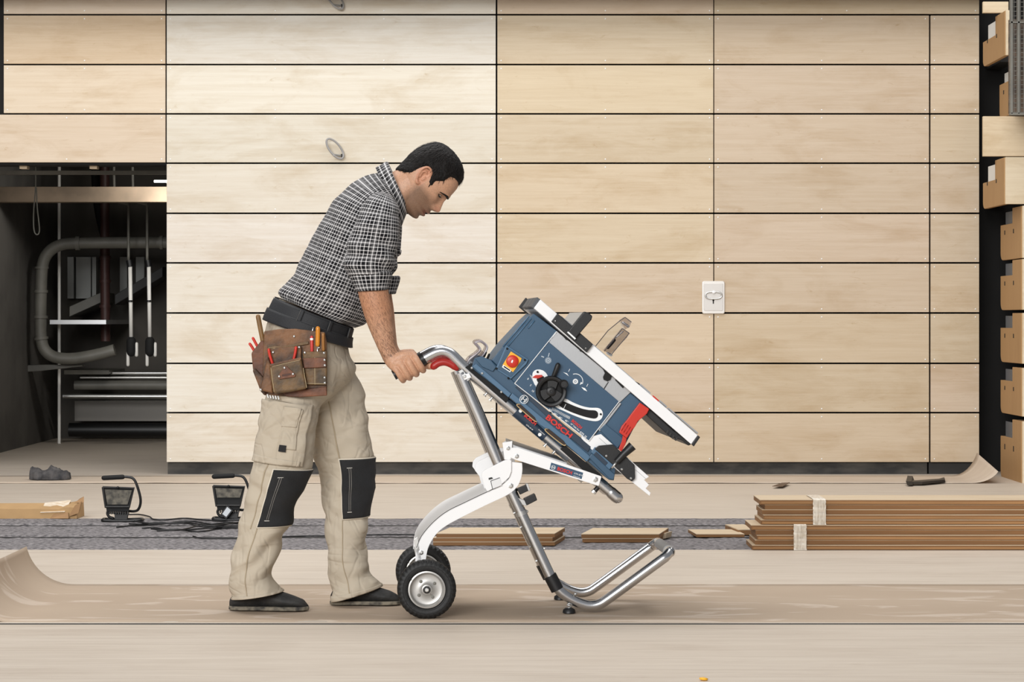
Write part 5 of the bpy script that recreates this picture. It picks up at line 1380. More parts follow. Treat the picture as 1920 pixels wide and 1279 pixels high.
# side seams
for keys, a, t0, t1 in ((legn, 262, 7.7, 11.95), (legn, 246, 4.3, 7.7), (legf, 264, 1.4, 4.2), (legf, 262, 7.0, 10.9)):
    shell('side_seam', keys, t0, t1, a - 1.2, a + 1.2, 0.0012, M['seam'], trous, thick=0.0016, na=3, nt_=60)
for keys, t in ((legn, 11.92), (legf, 10.93)):
    shell('hem', keys, t - 0.22, t + 0.08, 0, 360, 0.0015, M['canvas'], trous, thick=0.003, na=60, nt_=4)
cp = shell('cargo_pocket', legn, 1.95, 4.25, 196, 314, 0.007, M['canvas'], trous, thick=0.008)
shell('pocket_hem', legn, 4.0, 4.28, 200, 306, 0.0105, M['canvas'], cp, thick=0.004, nt_=5)
shell('pocket_phone_sleeve', legn, 2.15, 3.55, 262, 292, 0.013, M['canvas'], cp, thick=0.006)
shell('pocket_flap', legn, 2.1, 2.75, 260, 288, 0.018, M['canvas'], cp, thick=0.003)
shell('pocket_tab', legn, 3.42, 3.68, 263.5, 275, 0.018, M['patch'], cp, thick=0.003)
# belts
bl = shell('belt', pelvis, -0.12, 0.72, 0, 360, 0.010, M['belt'], man, thick=0.006, disp=None, na=96, nt_=8, pw=2.2)
b2 = shell('tool_belt', pelvis, 0.62, 1.32, 0, 360, 0.016, M['belt'], man, thick=0.005, disp=None, na=96, nt_=8, pw=2.2)
for a in (262, 300, 338):
    shell('belt_loop', pelvis, -0.14, 0.76, a - 2.6, a + 2.6, 0.0165, M['belt'], bl, thick=0.003, disp=None, na=4, nt_=6, pw=2.2)
    shell('loop_stitch', pelvis, -0.1, 0.7, a - 2.2, a - 1.9, 0.0190, mat('grey_thread', (110, 108, 104), 0.8), bl, thick=0.0008, disp=None, na=2, nt_=6, pw=2.2)
for t in (0.02, 0.60):
    shell('belt_stitch', pelvis, t, t + 0.016, 180, 360, 0.0136, mat('grey_thread2', (84, 84, 84), 0.8), bl, thick=0.0008, disp=None, na=60, nt_=2, pw=2.2)
shell('belt_keeper', pelvis, 0.72, 1.18, 279, 280.4, 0.020, M['zinc'], b2, thick=0.002, disp=None, na=3, nt_=5, pw=2.2)

# ------------------------------------------------------------------ shoes
def shoe(px0, px1, Y, rot, label_part):
    xh = (px0 - 960) * Y / F; xt = (px1 - 960) * Y / F
    Ln = xt - xh
    def rows_(zprof, wsc, z0):
        pass
    v = []; f = []; N = 34; m = 28
    def width(t): return float(np.interp(t, [0, .04, .15, .35, .55, .7, .85, .95, 1], [.010, .026, .034, .033, .038, .043, .039, .026, .006]))
    def height(t): return float(np.interp(t, [0, .05, .2, .4, .55, .7, .85, .94, 1], [.035, .062, .085, .090, .076, .060, .048, .038, .020]))
    for i in range(N):
        t = i / (N - 1); t = 0.5 - 0.5 * math.cos(math.pi * t)
        x = xh + Ln * t; w = width(t); h_ = height(t)
        yc = Y + rot * (t - 0.5)
        for k in range(m):
            a = 2 * math.pi * k / m
            ca, sa = math.cos(a), math.sin(a)
            z = 0.012 + (h_ - 0.012) * (0.5 + 0.5 * sa) if True else 0
            ww = w * abs(ca) ** 0.75 * (1.0 if sa < 0 else 1 - 0.18 * sa)
            b = 0.0018 * ns(x * 30, a * 2, 4) * 1.2
            v.append((x, yc + math.copysign(ww + b, ca), z + b))
    for i in range(N - 1):
        for k in range(m):
            f.append([i * m + k, i * m + (k + 1) % m, (i + 1) * m + (k + 1) % m, (i + 1) * m + k])
    f.append(list(range(m))); f.append([(N - 1) * m + k for k in range(m - 1, -1, -1)])
    o = mobj('shoe', v, f, M['shoe'], man, smooth=True)
    out = []
    for i in range(40):
        t = i / 39; t = 0.5 - 0.5 * math.cos(math.pi * t); out.append((xh - 0.002 + (Ln + 0.004) * t, Y + rot * (t - 0.5) - width(t) - 0.003))
    for i in range(40):
        t = 1 - i / 39; t = 0.5 - 0.5 * math.cos(math.pi * t); out.append((xh - 0.002 + (Ln + 0.004) * t, Y + rot * (t - 0.5) + width(t) + 0.003))
    mobj('sole', *g_prism([(a, b, 0.0045) for a, b in out], (0, 0, 0.0125)), M['sole'], o, bevel=0.003)
    return o
shoe(430, 578.5, 7.905, -0.02, '')
shoe(620, 752, 8.06, 0.0, '')

# ------------------------------------------------------------------ head
FW = Vector((0.62, 0, -0.785)).normalized(); UPV = Vector((0.785, 0, 0.62)).normalized(); SX = Vector((0, 1, 0))
HO = P(799, 338, YM)
def fu(px, py):
    d = P(px, py, YM) - HO
    return d.dot(FW) / SM, d.dot(UPV) / SM
HR = [  # u, front, back, half width, widest f, exponent front
    (70.5, 4, -8, 7, -2, 2.0), (69, 16, -20, 19, -2, 2.0), (64, 28, -34, 31, -3, 2.1), (56, 37.5, -43, 38, -5, 2.2), (45, 44, -48.5, 42, -7, 2.3), (35, 48.5, -52, 43.5, -8, 2.4), (25, 50.5, -53.5, 43.5, -8, 2.5),
    (14, 52, -54, 42.5, -7, 2.5), (8, 50.0, -54, 42, -6, 2.4), (2, 47.0, -53, 42, -5, 2.3), (-8, 46.0, -52, 41.5, -3, 2.2), (-17, 45.5, -51, 40, 0, 2.1), (-26, 46.5, -50, 37.5, 3, 2.1), (-31, 52.0, -49, 36, 4, 2.0), (-35.5, 54.0, -47, 34.5, 5, 2.0),
    (-39, 46.5, -44, 33.5, 6, 2.0), (-42.5, 51.5, -38, 32.5, 8, 2.0), (-46, 50.5, -30, 31, 10, 2.0), (-50.5, 43.0, -16, 29.5, 12, 2.1), (-55, 46, 0, 27.5, 13, 2.2), (-59, 46, 5, 24, 15, 2.2), (-63, 40, 9, 18, 18, 2.1), (-65.5, 29, 14, 8, 20, 2.0)]
HA = np.array(HR[::-1])
us = np.linspace(HA[0, 0], HA[-1, 0], 400)
HD = [np.interp(us, HA[:, 0], HA[:, c]) for c in range(1, 6)]
ker = np.exp(-0.5 * (np.arange(-9, 10) / 2.4) ** 2); ker /= ker.sum()
HD = [np.convolve(np.pad(h_, 9, mode='edge'), ker, 'valid') for h_ in HD]
def hval(u): return [float(np.interp(u, us, h_)) for h_ in HD]
def gs(x, s): return math.exp(-(x / s) ** 2)
def feat(u, x):
    """face relief added along the forward direction"""
    ax = abs(x)
    N_ = float(np.interp(u, [-29, -26.5, -24, -20, -16.5, -13, -8, 0, 5, 10], [0, 4.0, 10.5, 15.5, 17.2, 15.0, 11.5, 7.0, 4.0, 0]))
    wn = float(np.interp(u, [-27, -20, -14, 0, 8], [8.0, 8.5, 6.0, 4.6, 5.0]))
    d = N_ * gs(x, wn)
    d += 4.0 * gs(ax - 8.5, 3.6) * gs(u + 21.5, 4.2)          # nostril wings
    d -= 8.5 * gs(ax - 17, 9.0) * gs(u - 2.5, 5.5)               # eye sockets
    d += 4.4 * gs(ax - 17, 6.0) * gs(u - 1.5, 3.6)             # eyelids
    d += 2.6 * gs(ax - 15, 12) * gs(u - 13, 4.0)               # brow
    d += 2.4 * gs(ax - 27, 9) * gs(u + 9, 8)                   # cheekbone
    d -= 2.0 * gs(ax - 24, 7) * gs(u + 28, 9)
    d -= 4.0 * gs(u + 39.0, 1.5) * math.exp(-(x / 19) ** 4)                   # mouth line
    return d
def head_pt(u, ph, grow=0.0):
    fr, bk, hwid, cw, ex = hval(u)
    c, s_ = math.cos(ph), math.sin(ph)
    e = 2.0 / ex
    x = hwid * math.copysign(abs(s_) ** e, s_)
    if c >= 0: f_ = cw + (fr - cw) * abs(c) ** e
    else: f_ = cw - (cw - bk) * abs(c) ** (2 / 2.1)
    if c > 0.05: f_ += feat(u, x) * min(1, (c - 0.05) / 0.3)
    return f_, u, x
def hw_world(f_, u, x): return HO + FW * (f_ * SM) + UPV * (u * SM) + SX * (x * SM)
def head_mesh(nu=130, na=150):
    v = []; f = []
    uu = np.linspace(-65.5, 70.5, nu)
    for u in uu:
        for k in range(na): v.append(hw_world(*head_pt(u, 2 * math.pi * k / na)))
    for i in range(nu - 1):
        for k in range(na): f.append([i * na + k, i * na + (k + 1) % na, (i + 1) * na + (k + 1) % na, (i + 1) * na + k])
    f.append(list(range(na - 1, -1, -1))); f.append([(nu - 1) * na + k for k in range(na)])
    return v, f
body = MB()
body.add(head_mesh())
# ears
for sg in (-1, 1):
    def E(f_, u, x): return hw_world(f_, u, sg * x)
    rim_ = cr([(0, 8, 41), (-1, 14, 43), (-6, 18.5, 46), (-13, 17.5, 49), (-17, 11, 50), (-17, 3, 49), (-14, -6, 47), (-9, -13, 44.5), (-4, -16, 42.5), (-1, -13, 41)], 5)
    body.add(g_tube([E(*p) for p in rim_], [2.0 * SM] * 4 + [2.3 * SM] * (len(rim_) - 14) + [3.0 * SM] * 7 + [2.6 * SM] * 3, 10))
    pl = [E(-3, 9, 40), E(-8, 16, 43.5), E(-14, 15, 46.5), E(-16, 6, 47), E(-13, -6, 45), E(-7, -14, 42), E(-2, -11, 40)]
    pl2 = [E(-1, 9, 36), E(-6, 16, 36), E(-12, 15, 38), E(-14, 6, 40), E(-12, -6, 38), E(-6, -14, 36), E(-1, -11, 36)]
    n_ = len(pl); body.add((pl + pl2, [list(range(n_)), list(range(2 * n_ - 1, n_ - 1, -1))] + [[i, i + n_, (i + 1) % n_ + n_, (i + 1) % n_] for i in range(n_)]))
    body.add(g_tube([E(-2, 0, 42), E(-2.5, -5, 42)], 2.6 * SM, 8, round_end=True))
    ah = cr([(-5, 9, 44), (-10, 9, 46.5), (-12.5, 3, 46.5), (-9, -6, 44.5)], 4)
    body.add(g_tube([E(*p) for p in ah], 1.7 * SM, 8))
# neck
body.add(ring_loft([(705, 335, 745, 405, .060, YM), (728, 326, 758, 398, .064, YM), (742, 319, 768, 396, .064, YM), (757, 308, 778, 390, .064, YM), (776, 300, 790, 375, .060, YM)], 6, 40, 2.0)[:2])
def shrink(keys, k, kd):
    out = []
    for q in keys:
        cx, cy = (q[0] + q[2]) / 2, (q[1] + q[3]) / 2
        out.append((cx + (q[0] - cx) * k, cy + (q[1] - cy) * k, cx + (q[2] - cx) * k, cy + (q[3] - cy) * k, q[4] * kd, q[5]))
    return out
body.add(ring_loft(shrink(torso, 0.86, 0.85), 6, 40)[:2])
body.add(ring_loft(shrink(pelvis, 0.86, 0.86), 6, 40)[:2])
body.add(ring_loft(shrink(legn, 0.72, 0.72), 6, 32)[:2])
body.add(ring_loft(shrink(legf, 0.72, 0.72), 6, 32)[:2])
# arms and hands
YG = Q(765, 690, WN).y
armk = [(690, 380, 738, 395, .050, YA + .01), (676, 420, 734, 424, .052, YA), (668, 470, 728, 470, .052, YA), (668, 520, 727, 516, .046, YA), (671, 548, 728.5, 545, .045, YA), (680, 583, 734, 578, .043, YA + .003), (691, 614, 737, 604, .038, YA + .008),
        (703.5, 643, 740, 630, .031, YA + .014), (714, 666, 743, 649, .0265, YA + .019), (721, 680, 750, 661, .0275, YA + .022), (731, 692, 762, 667, .030, YG - .014), (741, 697, 770, 672, .026, YG - .013)]
a_dir = (Q(790, 675, WN) - Q(738, 704, WN)).normalized()
n_dn = Vector((a_dir.z, 0, -a_dir.x)); n_dn = n_dn if n_dn.z < 0 else -n_dn
def hand():
    mb = MB()
    G0 = Q(738, 704, WN)
    def around(px, py, ang, rad):
        """point beside the grip: ang 0 = on top, 90 = near side, 180 = below, 270 = far side"""
        c = Q(px, py, WN); c = G0 + a_dir * (c - G0).dot(a_dir)
        a = math.radians(ang)
        return c - n_dn * (math.cos(a) * rad) + Vector((0, -1, 0)) * (math.sin(a) * rad)
    sp = SQ
    fing = [((784, 678.5), 6.4, (22, 20.5, 19)), ((771.5, 686), 6.5, (24, 22, 19)), ((759, 692.8), 6.3, (23, 21, 19)), ((747.5, 699), 5.8, (20.5, 19, 17.5))]
    wr = P(735, 674, YG - .016)
    for (c, r, rd) in fing:
        mcp = around(c[0] - 3.5, c[1] - 1, 36, 20 * sp)
        path = [mcp, around(c[0], c[1], 78, rd[0] * sp), around(c[0] + .5, c[1], 128, rd[1] * sp), around(c[0] + .5, c[1], 185, rd[2] * sp), around(c[0] + .5, c[1], 240, 18.5 * sp)]
        pp = cr([tuple(p) for p in path], 5)
        rr = np.interp(np.linspace(0, 1, len(pp)), [0, .12, .3, .48, .75, 1], [r * 1.08, r * 1.12, r * .98, r * 1.06, r * .95, r * .8])
        mb.add(g_tube(pp, [x * sp for x in rr], 12, round_end=True))
        mid = wr.lerp(mcp, 0.5) + Vector((0, -.006, .004))
        mb.add(g_tube(cr([tuple(wr), tuple(mid), tuple(mcp)], 4), [r * 1.4 * sp] * 9, 12, round_end=True))
    # web of the back of the hand
    mb.add(ring_loft([(724, 684, 753, 663, .026, YG - .012), (736, 696, 769, 667, .022, YG - .018), (745, 701, 781, 673, .016, YG - .022)], 5, 24, 2.0)[:2])
    # thumb along the inner side, tip under the grip
    th_ = [around(752, 690, 330, 16 * sp), around(768, 684, 300, 20 * sp), around(783, 678, 265, 20 * sp), around(794, 673, 225, 20 * sp), around(799, 670.5, 195, 19.5 * sp)]
    mb.add(g_tube(cr([tuple(p) for p in th_], 5), [x * sp for x in np.linspace(11, 7.2, 21)], 12, round_end=True))
    mb.add(g_tube([wr, around(752, 690, 330, 16 * sp)], 11 * sp, 12, round_end=True))
    return mb
hv = hand()
V, Fc, _ = ring_loft(armk, 8, 40, 2.0)
body.add((V, Fc)); body.add((hv.v, hv.f))
body.add(([v + armoff(v) for v in V], Fc)); body.add(([Vector((v.x, 2 * YG - v.y, v.z)) + DA * DW for v in hv.v], hv.f))
# feet
for k in (legn, legf):
    q = k[-1]; c = P((q[0] + q[2]) / 2 + 6, 1118, q[5])
    body.add(g_tube([c + Vector((-.02, 0, .06)), Vector((c.x - .01, c.y, .036)), Vector((c.x + .06, c.y, .028))], [0.03, 0.018, 0.012], 14))
bodyo = remeshed('body', body, 0.0024, M['skin'], man, smooth_it=2, fac=0.5)
# skin tones: lips, stubble, darker forearm hair, and painted eye-socket shadow
me = bodyo.data
ca_ = me.color_attributes.new('Col', 'FLOAT_COLOR', 'POINT')
base_c = np.array(lin((196, 150, 120))[:3]); lip = np.array(lin((160, 98, 82))[:3]); stub = np.array(lin((118, 90, 70))[:3]); redc = np.array(lin((206, 142, 114))[:3]); armc = np.array(lin((184, 130, 96))[:3])
co = np.empty(len(me.vertices) * 3); me.vertices.foreach_get('co', co); co = co.reshape(-1, 3)
rel = co - np.array(HO)
ff = rel @ np.array(FW) / SM; uu_ = rel @ np.array(UPV) / SM; xx = np.abs(rel[:, 1]) / SM
colr = np.tile(base_c, (len(co), 1))
def blend(w, c):
    global colr
    w = np.clip(w, 0, 1)[:, None]; colr = colr * (1 - w) + c * w
ishead = (uu_ > -75) & (uu_ < 80) & (np.abs(ff) < 80) & (xx < 60)
sst = lambda a, b, x: np.clip((x - a) / (b - a), 0, 1)
jaw = sst(-6, -20, uu_ + 0.0 * ff) * sst(-8, 6, ff) * (1 - 0.75 * np.exp(-((uu_ + 15) / 12) ** 2) * sst(28, 40, ff))
blend(np.where(ishead, jaw * 0.85, 0), stub)
blend(np.where(ishead, np.exp(-((uu_ + 39.5) / 6.5) ** 4) * np.exp(-(xx / 17) ** 4) * sst(34, 40, ff) * 0.8, 0), lip)
blend(np.where(ishead, np.exp(-((uu_ + 18) / 7) ** 2) * np.exp(-(xx / 12) ** 2) * sst(45, 52, ff) * 0.6, 0), redc)
blend(np.where(ishead & (xx > 40) & (ff < 4), 0.5, 0), redc)
blend(np.where(ishead, np.exp(-((uu_ - 3) / 5) ** 2) * np.exp(-((xx - 17) / 8) ** 2) * sst(28, 36, ff) * 0.55, 0), stub)  # darkens the eye sockets, their shadow painted in with the stubble colour
zf = co[:, 2]
blend(np.where(~ishead & (zf > 0.85), 0.75 * sst(0.93, 1.0, zf), 0), armc)
ca_.data.foreach_set('color', np.concatenate([colr, np.ones((len(co), 1))], 1).astype(np.float32).ravel())

# fine dark hair on the forearms
ah_ = MB(); ra = random.Random(5)
DA_ = cr(np.array(armk, float), 8)
for _ in range(1300):
    i = ra.uniform(3.3, 8.6) * 8; i0 = int(i); d = DA_[i0] + (DA_[min(i0 + 1, len(DA_) - 1)] - DA_[i0]) * (i - i0)
    q = math.radians(ra.uniform(185, 355))
    Lp = P(d[0], d[1], d[5]); Rp = P(d[2], d[3], d[5]); c = (Lp + Rp) / 2; a_ = (Rp - Lp) / 2
    o_ = a_ * math.cos(q) + Vector((0, d[4], 0)) * math.sin(q); nrm = o_.normalized()
    dn = Vector((0.38, 0, -0.92)); dn = (dn + Vector((ra.uniform(-.5, .9), ra.uniform(-.4, .4), ra.uniform(-.3, .3)))).normalized()
    dn = (dn - nrm * dn.dot(nrm)).normalized()
    p0 = c + o_ - nrm * 0.0004; ln_ = ra.uniform(.008, .016); sd = dn.cross(nrm) * 0.00018
    n0 = len(ah_.v)
    ah_.v += [p0 - sd, p0 + sd, p0 + dn * ln_ * .55 + nrm * .0012 + sd * .8, p0 + dn * ln_ * .55 + nrm * .0012 - sd * .8, p0 + dn * ln_ + nrm * .0008]
    ah_.f += [[n0, n0 + 1, n0 + 2, n0 + 3], [n0 + 3, n0 + 2, n0 + 4]]
ao = ah_.build('arm_hair', mat('arm_hair_brown', (84, 58, 42), 0.6), man, fix=False); ao['kind'] = 'stuff'

# hair: a close-cropped cap over the skull
hpx = [(738, 322), (748, 323), (759, 325), (773, 326), (781, 321), (790, 317), (797, 315), (806, 317), (811, 326), (808.5, 337), (806, 343), (808, 350), (812, 350), (815, 345), (819, 342), (834, 342.5), (840, 337), (846, 334), (854, 337), (859, 343), (859.5, 352), (855, 361), (868, 362), (895, 350), (895, 230), (730, 230), (715, 310)]
hp_ = [fu(*p) for p in hpx]
def inside(x, y, poly):
    r = False; j = len(poly) - 1
    for i in range(len(poly)):
        if (poly[i][1] > y) != (poly[j][1] > y) and x < (poly[j][0] - poly[i][0]) * (y - poly[i][1]) / (poly[j][1] - poly[i][1] + 1e-9) + poly[i][0]: r = not r
        j = i
    return r
def dist(x, y, poly):
    b = 1e9
    for i in range(len(poly) - 6):
        ax, ay = poly[i]; bx, by = poly[i + 1]
        t = max(0, min(1, ((x - ax) * (bx - ax) + (y - ay) * (by - ay)) / ((bx - ax) ** 2 + (by - ay) ** 2 + 1e-9)))
        b = min(b, math.hypot(x - ax - t * (bx - ax), y - ay - t * (by - ay)))
    return b
nu, na = 120, 150
uu2 = np.linspace(-44, 70.5, nu)
pts = np.array([[head_pt(u, 2 * math.pi * k / na) for k in range(na)] for u in uu2])
ctr = np.array([-4, 12, 0])
V = []; keep = []
for i in range(nu):
    for k in range(na):
        f_, u, x = pts[i, k]
        ok = inside(f_, u, hp_)
        d = dist(f_, u, hp_)
        sd = d if ok else -d
        nn = np.array([f_ + 4, (u - 12) * 0.9, x]); nn /= np.linalg.norm(nn) + 1e-9
        gr = np.clip(sd / 5.0, -1, 1)
        th_ = (3.6 if gr > 0 else 2.0) * gr - 0.2 + (0.7 * ns(f_ * 0.5, u * 0.12, x * 0.5) if gr > 0.3 else 0)
        V.append(hw_world(*(np.array([f_, u, x]) + nn * th_))); keep.append(sd > -3.0)
Fc = []
for i in range(nu - 1):
    for k in range(na):
        q = [i * na + k, i * na + (k + 1) % na, (i + 1) * na + (k + 1) % na, (i + 1) * na + k]
        if all(keep[j] for j in q): Fc.append(q)
Fc.append([(nu - 1) * na + k for k in range(na)])
used = sorted({j for f in Fc for j in f}); mp_ = {j: i for i, j in enumerate(used)}
hair = mobj('hair', [V[j] for j in used], [[mp_[j] for j in f] for f in Fc], M['hair'], man, smooth=True)
# locks: thin strands lying on the cap
rh = random.Random(8); lk = MB()
for _ in range(3600):
    i = rh.randrange(nu - 1); k = rh.randrange(na)
    f_, u, x = pts[i, k]
    if not inside(f_, u, hp_) or dist(f_, u, hp_) < 1.0: continue
    nn = np.array([f_ + 4, (u - 12) * 0.9, x]); nn /= np.linalg.norm(nn)
    # growth direction: from the crown forward over the top, down at the sides and nape
    dirv = np.array([f_ + 18, u - 72, x * 0.4 + rh.uniform(-6, 6)]); dirv = dirv - nn * dirv.dot(nn); dirv /= np.linalg.norm(dirv) + 1e-9
    Ls = rh.uniform(5, 11)
    sd = min(1, dist(f_, u, hp_) / 5)
    p0 = np.array([f_, u, x]) + nn * (3.2 * sd)
    p1 = p0 + dirv * Ls * 0.5 + nn * 1.0; p2 = p0 + dirv * Ls + nn * (0.2 - Ls * 0.02)
    sdv = np.cross(dirv, nn) * 0.45
    n0 = len(lk.v)
    lk.v += [hw_world(*(p0 - sdv)), hw_world(*(p0 + sdv)), hw_world(*(p1 + sdv)), hw_world(*(p1 - sdv)), hw_world(*p2)]
    lk.f += [[n0, n0 + 1, n0 + 2, n0 + 3], [n0 + 3, n0 + 2, n0 + 4]]
lo = lk.build('hair_strands', mat('hair_strand', (27, 22, 19), 0.55, spec=0.3), hair, fix=False); lo['kind'] = 'stuff'
# eyes and brows
def face_pt(u, x, g=0.0):
    fr, bk, hwid, cw, ex = hval(u)
    e = 2.0 / ex
    s_ = (min(abs(x), hwid * 0.999) / hwid) ** (1 / e)
    c = math.sqrt(max(0, 1 - s_ * s_))
    f_ = cw + (fr - cw) * c ** e + feat(u, x) * min(1, max(0, (c - 0.05) / 0.3))
    nn = np.array([1.0, 0.05, 0.55 * x / hwid * 2]); nn /= np.linalg.norm(nn)
    return hw_world(f_ + nn[0] * g, u + nn[1] * g, x + nn[2] * g)
for sg in (-1, 1):
    bp_ = [face_pt(u, sg * x, 0.0) for u, x in ((9.6, 8.5), (10.8, 12), (11.6, 17), (11.0, 22.5), (8.8, 27), (6.5, 31))]
    pth = cr([tuple(p) for p in bp_], 5)
    mobj('eyebrow', *g_tube(pth, [x * SM for x in np.interp(np.linspace(0, 1, len(pth)), [0, .2, .6, 1], [1.2, 2.5, 2.0, 0.7])], 8, round_end=True), M['hair'], man, smooth=True)
    lp = cr([tuple(face_pt(u, sg * x, 0.25)) for u, x in ((1.8, 10), (0.8, 14), (0.2, 18), (0.8, 22), (2.2, 26.5))], 5)
    mobj('eyelashes', *g_tube(lp, [x * SM for x in np.interp(np.linspace(0, 1, len(lp)), [0, .5, 1], [0.6, 1.3, 0.9])], 6, round_end=True), M['hair'], man, smooth=True)
    ec = face_pt(0.8, sg * 17.5, -6.0)
    mobj('eye', *g_lathe([(math.sin(a) * 6.6 * SM, -math.cos(a) * 6.6 * SM) for a in np.linspace(0.05, math.pi - 0.05, 12)], ec, FW, 20), mat('eye_white', (190, 182, 174), 0.2), man, smooth=True)

# ------------------------------------------------------------------ tool pouch on the hip and its tools
YP = 7.772
def pp_(name, pts, y0, dy, m, parent, bevel=0.004, seg=3):
    return mobj(name, *g_prism([P(a, b, YP + y0) for a, b in pts], (0, dy, 0)), M[m] if isinstance(m, str) else m, parent, bevel=bevel, seg=seg)
pouch = empty('tool_pouch', tuple(P(545, 745, YP)), 'worn brown leather tool pouch hanging on the worker\'s hip', 'tool pouch')
pp_('back_panel', [(495, 621), (524, 617), (554, 616.5), (609, 623), (612, 640), (613, 742), (560, 745), (503, 741), (492, 700)], -0.004, 0.016, 'leather', pouch)
pp_('rear_pocket', [(471, 662), (490, 638), (497, 640), (500, 742), (494, 741), (486, 728), (474, 692)], 0.0, 0.05, 'leather3', pouch, 0.008)
pp_('rear_lower_pocket', [(473, 694), (478, 690), (498, 712), (497, 742), (489, 735)], -0.012, 0.05, 'leather', pouch, 0.006)
pp_('top_band', [(500, 646), (528, 650), (578, 640), (579, 645), (528, 655), (501, 651)], -0.012, 0.010, 'leather2', pouch, 0.0015)
pp_('middle_pocket', [(501, 655), (528, 651), (565, 649), (566, 730), (504, 732)], -0.016, 0.014, 'leather', pouch, 0.004)
pp_('gusset', [(502, 668), (507, 682), (512, 738), (490, 733), (488, 728)], -0.030, 0.03, 'leather', pouch, 0.006)
pp_('front_pocket', [(505, 684), (535, 677), (564, 671), (570, 700), (576, 729), (545, 735), (513, 739), (507, 710)], -0.046, 0.034, 'leather2', pouch, 0.008)
pp_('front_pocket_rim', [(505, 683), (564, 670), (565, 674), (505.5, 687)], -0.049, 0.008, 'leather', pouch, 0.001)
pp_('bottom_band', [(528, 735), (612, 725), (613, 742), (560, 745), (537, 743.5)], -0.010, 0.012, 'leather3', pouch, 0.003)
pp_('side_pocket', [(567, 660), (613, 658), (613, 722), (574, 722)], -0.020, 0.018, 'leather2', pouch, 0.005)
pp_('side_strap', [(567, 672), (610, 670.5), (612, 689), (570, 691)], -0.028, 0.012, 'leather3', pouch, 0.003)
pp_('label_patch', [(534, 686), (538, 687), (554.5, 703), (553, 707), (524, 711.5), (520, 708)], -0.0515, 0.006, 'leather3', pouch, 0.0015)
pp_('patch_slot', [(528.5, 702.5), (545, 700), (546, 703), (529, 706)], -0.0525, 0.003, mat('dark_leather', (70, 40, 28), 0.6), pouch, 0.001)
for x, y, d in ((551.5, 631, -.005), (512, 661, -.018), (561, 651.5, -.018), (533.5, 690, -.053), (523.5, 706, -.053), (549.5, 701.5, -.053), (571.5, 661.5, -.021), (607.5, 662, -.021), (608.5, 675, -.029), (609, 685, -.029), (608.5, 708, -.021), (609, 718, -.021), (606, 626, -.005), (598, 652, -.006), (489, 731, -.031)):
    mobj('rivet', *g_lathe([(0.0042, 0.001), (0.0042, -0.0015), (0.0022, -0.0032)], P(x, y, YP + d), (0, 1, 0), 10), M['zinc'], pouch, smooth=True)
stm = mat('tan_thread', (196, 176, 140), 0.8)
for a, b, d in (((590, 670), (590.5, 721), -.0212), ((574, 719), (611, 720), -.0212), ((503, 652), (527, 654), -.0125), ((511, 687), (563, 675), -.0475), ((605.5, 625), (606.5, 656), -.0055), ((508, 690), (514, 735), -.0465), ((568.5, 690), (575, 727), -.047)):
    mobj('stitching', *g_tube([P(a[0], a[1], YP + d), P(b[0], b[1], YP + d)], 0.0008, 5), stm, pouch)
def tool(name, pts, r, y, m, label, cat, extra=None):
    e = empty(name, tuple(P(pts[-1][0], pts[-1][1], YP + y)), label, cat)
    pth = cr([tuple(P(a, b, YP + y)) for a, b in pts], 4) if len(pts) > 2 else [P(a, b, YP + y) for a, b in pts]
    mobj('handle', *g_tube(pth, r * SM, 12, round_end=True), M[m] if isinstance(m, str) else m, e, smooth=True)
    if extra: extra(e)
    return e
tool('hammer', [(484, 594), (488, 615), (494, 645)], [5.2] if False else 4.4, 0.012, mat('ash_handle', (132, 98, 56), 0.5, vary=0.3, vscale=30), 'wooden hammer handle standing out of the pouch', 'hammer',
     lambda e: mobj('head', *g_tube([P(490, 700, YP + .012), P(506, 700, YP + .012)], 0.011, 12), M['zinc'], e, smooth=True, sangle=45))
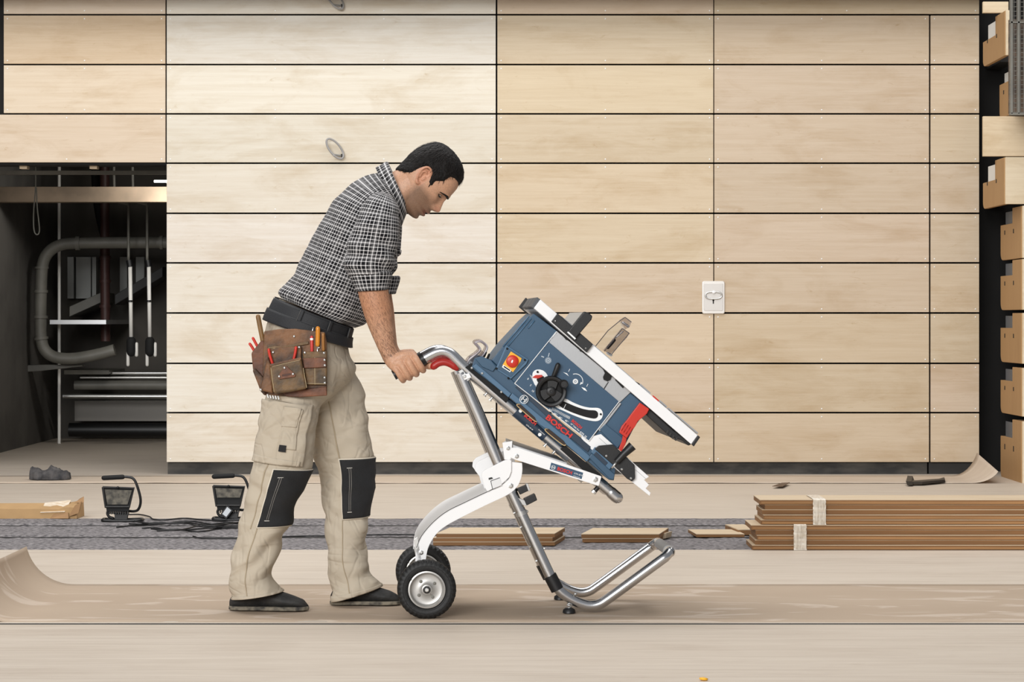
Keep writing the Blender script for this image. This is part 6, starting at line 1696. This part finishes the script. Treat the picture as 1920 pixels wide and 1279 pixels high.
def plier(e_pts, y, label):
    e = empty('pliers', tuple(P(e_pts[0][-1][0], e_pts[0][-1][1], YP + y)), label, 'pliers')
    for pts in e_pts:
        mobj('handle', *g_tube(cr([tuple(P(a, b, YP + y)) for a, b in pts], 4), 2.6 * SM, 10, round_end=True), M['red'], e, smooth=True)
    x = sum(p[-1][0] for p in e_pts) / 2; yy = e_pts[0][-1][1]
    mobj('jaws', *g_prism([P(x - 8, yy, YP + y), P(x + 8, yy, YP + y), P(x + 3, yy + 26, YP + y), P(x - 3, yy + 26, YP + y)], (0, 0.01, 0)), M['zinc'], e, bevel=0.002)
plier(([(468.5, 645), (472, 650), (478, 660)], [(474.5, 634.5), (478, 641), (486, 656)]), 0.02, 'small red-handled pliers in the rear pocket of the pouch')
plier(([(504, 656), (506, 666), (511, 682)], [(555, 652), (553.5, 662), (549, 682)]), -0.026, 'large red-handled pliers spread open in the front pocket')
tool('marker_pencil', [(584.5, 632.5), (585, 662)], 3.0, -0.008, mat('red_pencil', (196, 60, 52), 0.4), 'red carpenter pencil in the side pocket', 'pencil', lambda e: mobj('band', *g_tube([P(584.4, 634, YP - .008), P(584.5, 638, YP - .008)], 3.2 * SM, 12), M['inkwhite'], e))
def shaft(x, y0, y1):
    return lambda e: mobj('shaft', *g_tube([P(x, y0, YP - .01), P(x, y1, YP - .01)], 1.6 * SM, 8), M['zinc'], e, smooth=True)
tool('screwdriver', [(596, 616), (596, 626), (595.5, 646)], 4.2, -0.010, mat('amber_plastic', (206, 132, 40), 0.25), 'amber-handled screwdriver, the taller one in the side pocket', 'screwdriver', shaft(595.3, 646, 675))
tool('screwdriver', [(606, 627), (606, 640), (606.5, 656)], 2.8, -0.012, mat('brown_plastic', (150, 100, 44), 0.3), 'brown-handled thin screwdriver at the edge of the pouch', 'screwdriver', shaft(606.6, 650, 680))
# fringe of nails hanging under the pouch
e = empty('nail_strip', tuple(P(512, 748, YP)), 'short strip of pale nails below the tool pouch', 'nails')
for k in range(5):
    mobj('nail', *g_tube([P(501 + k * 5, 739 + k * 0.8, YP + .002), P(503 + k * 5, 746 + k * 0.8, YP + .002)], 0.0022, 6), M['inkwhite'], e)
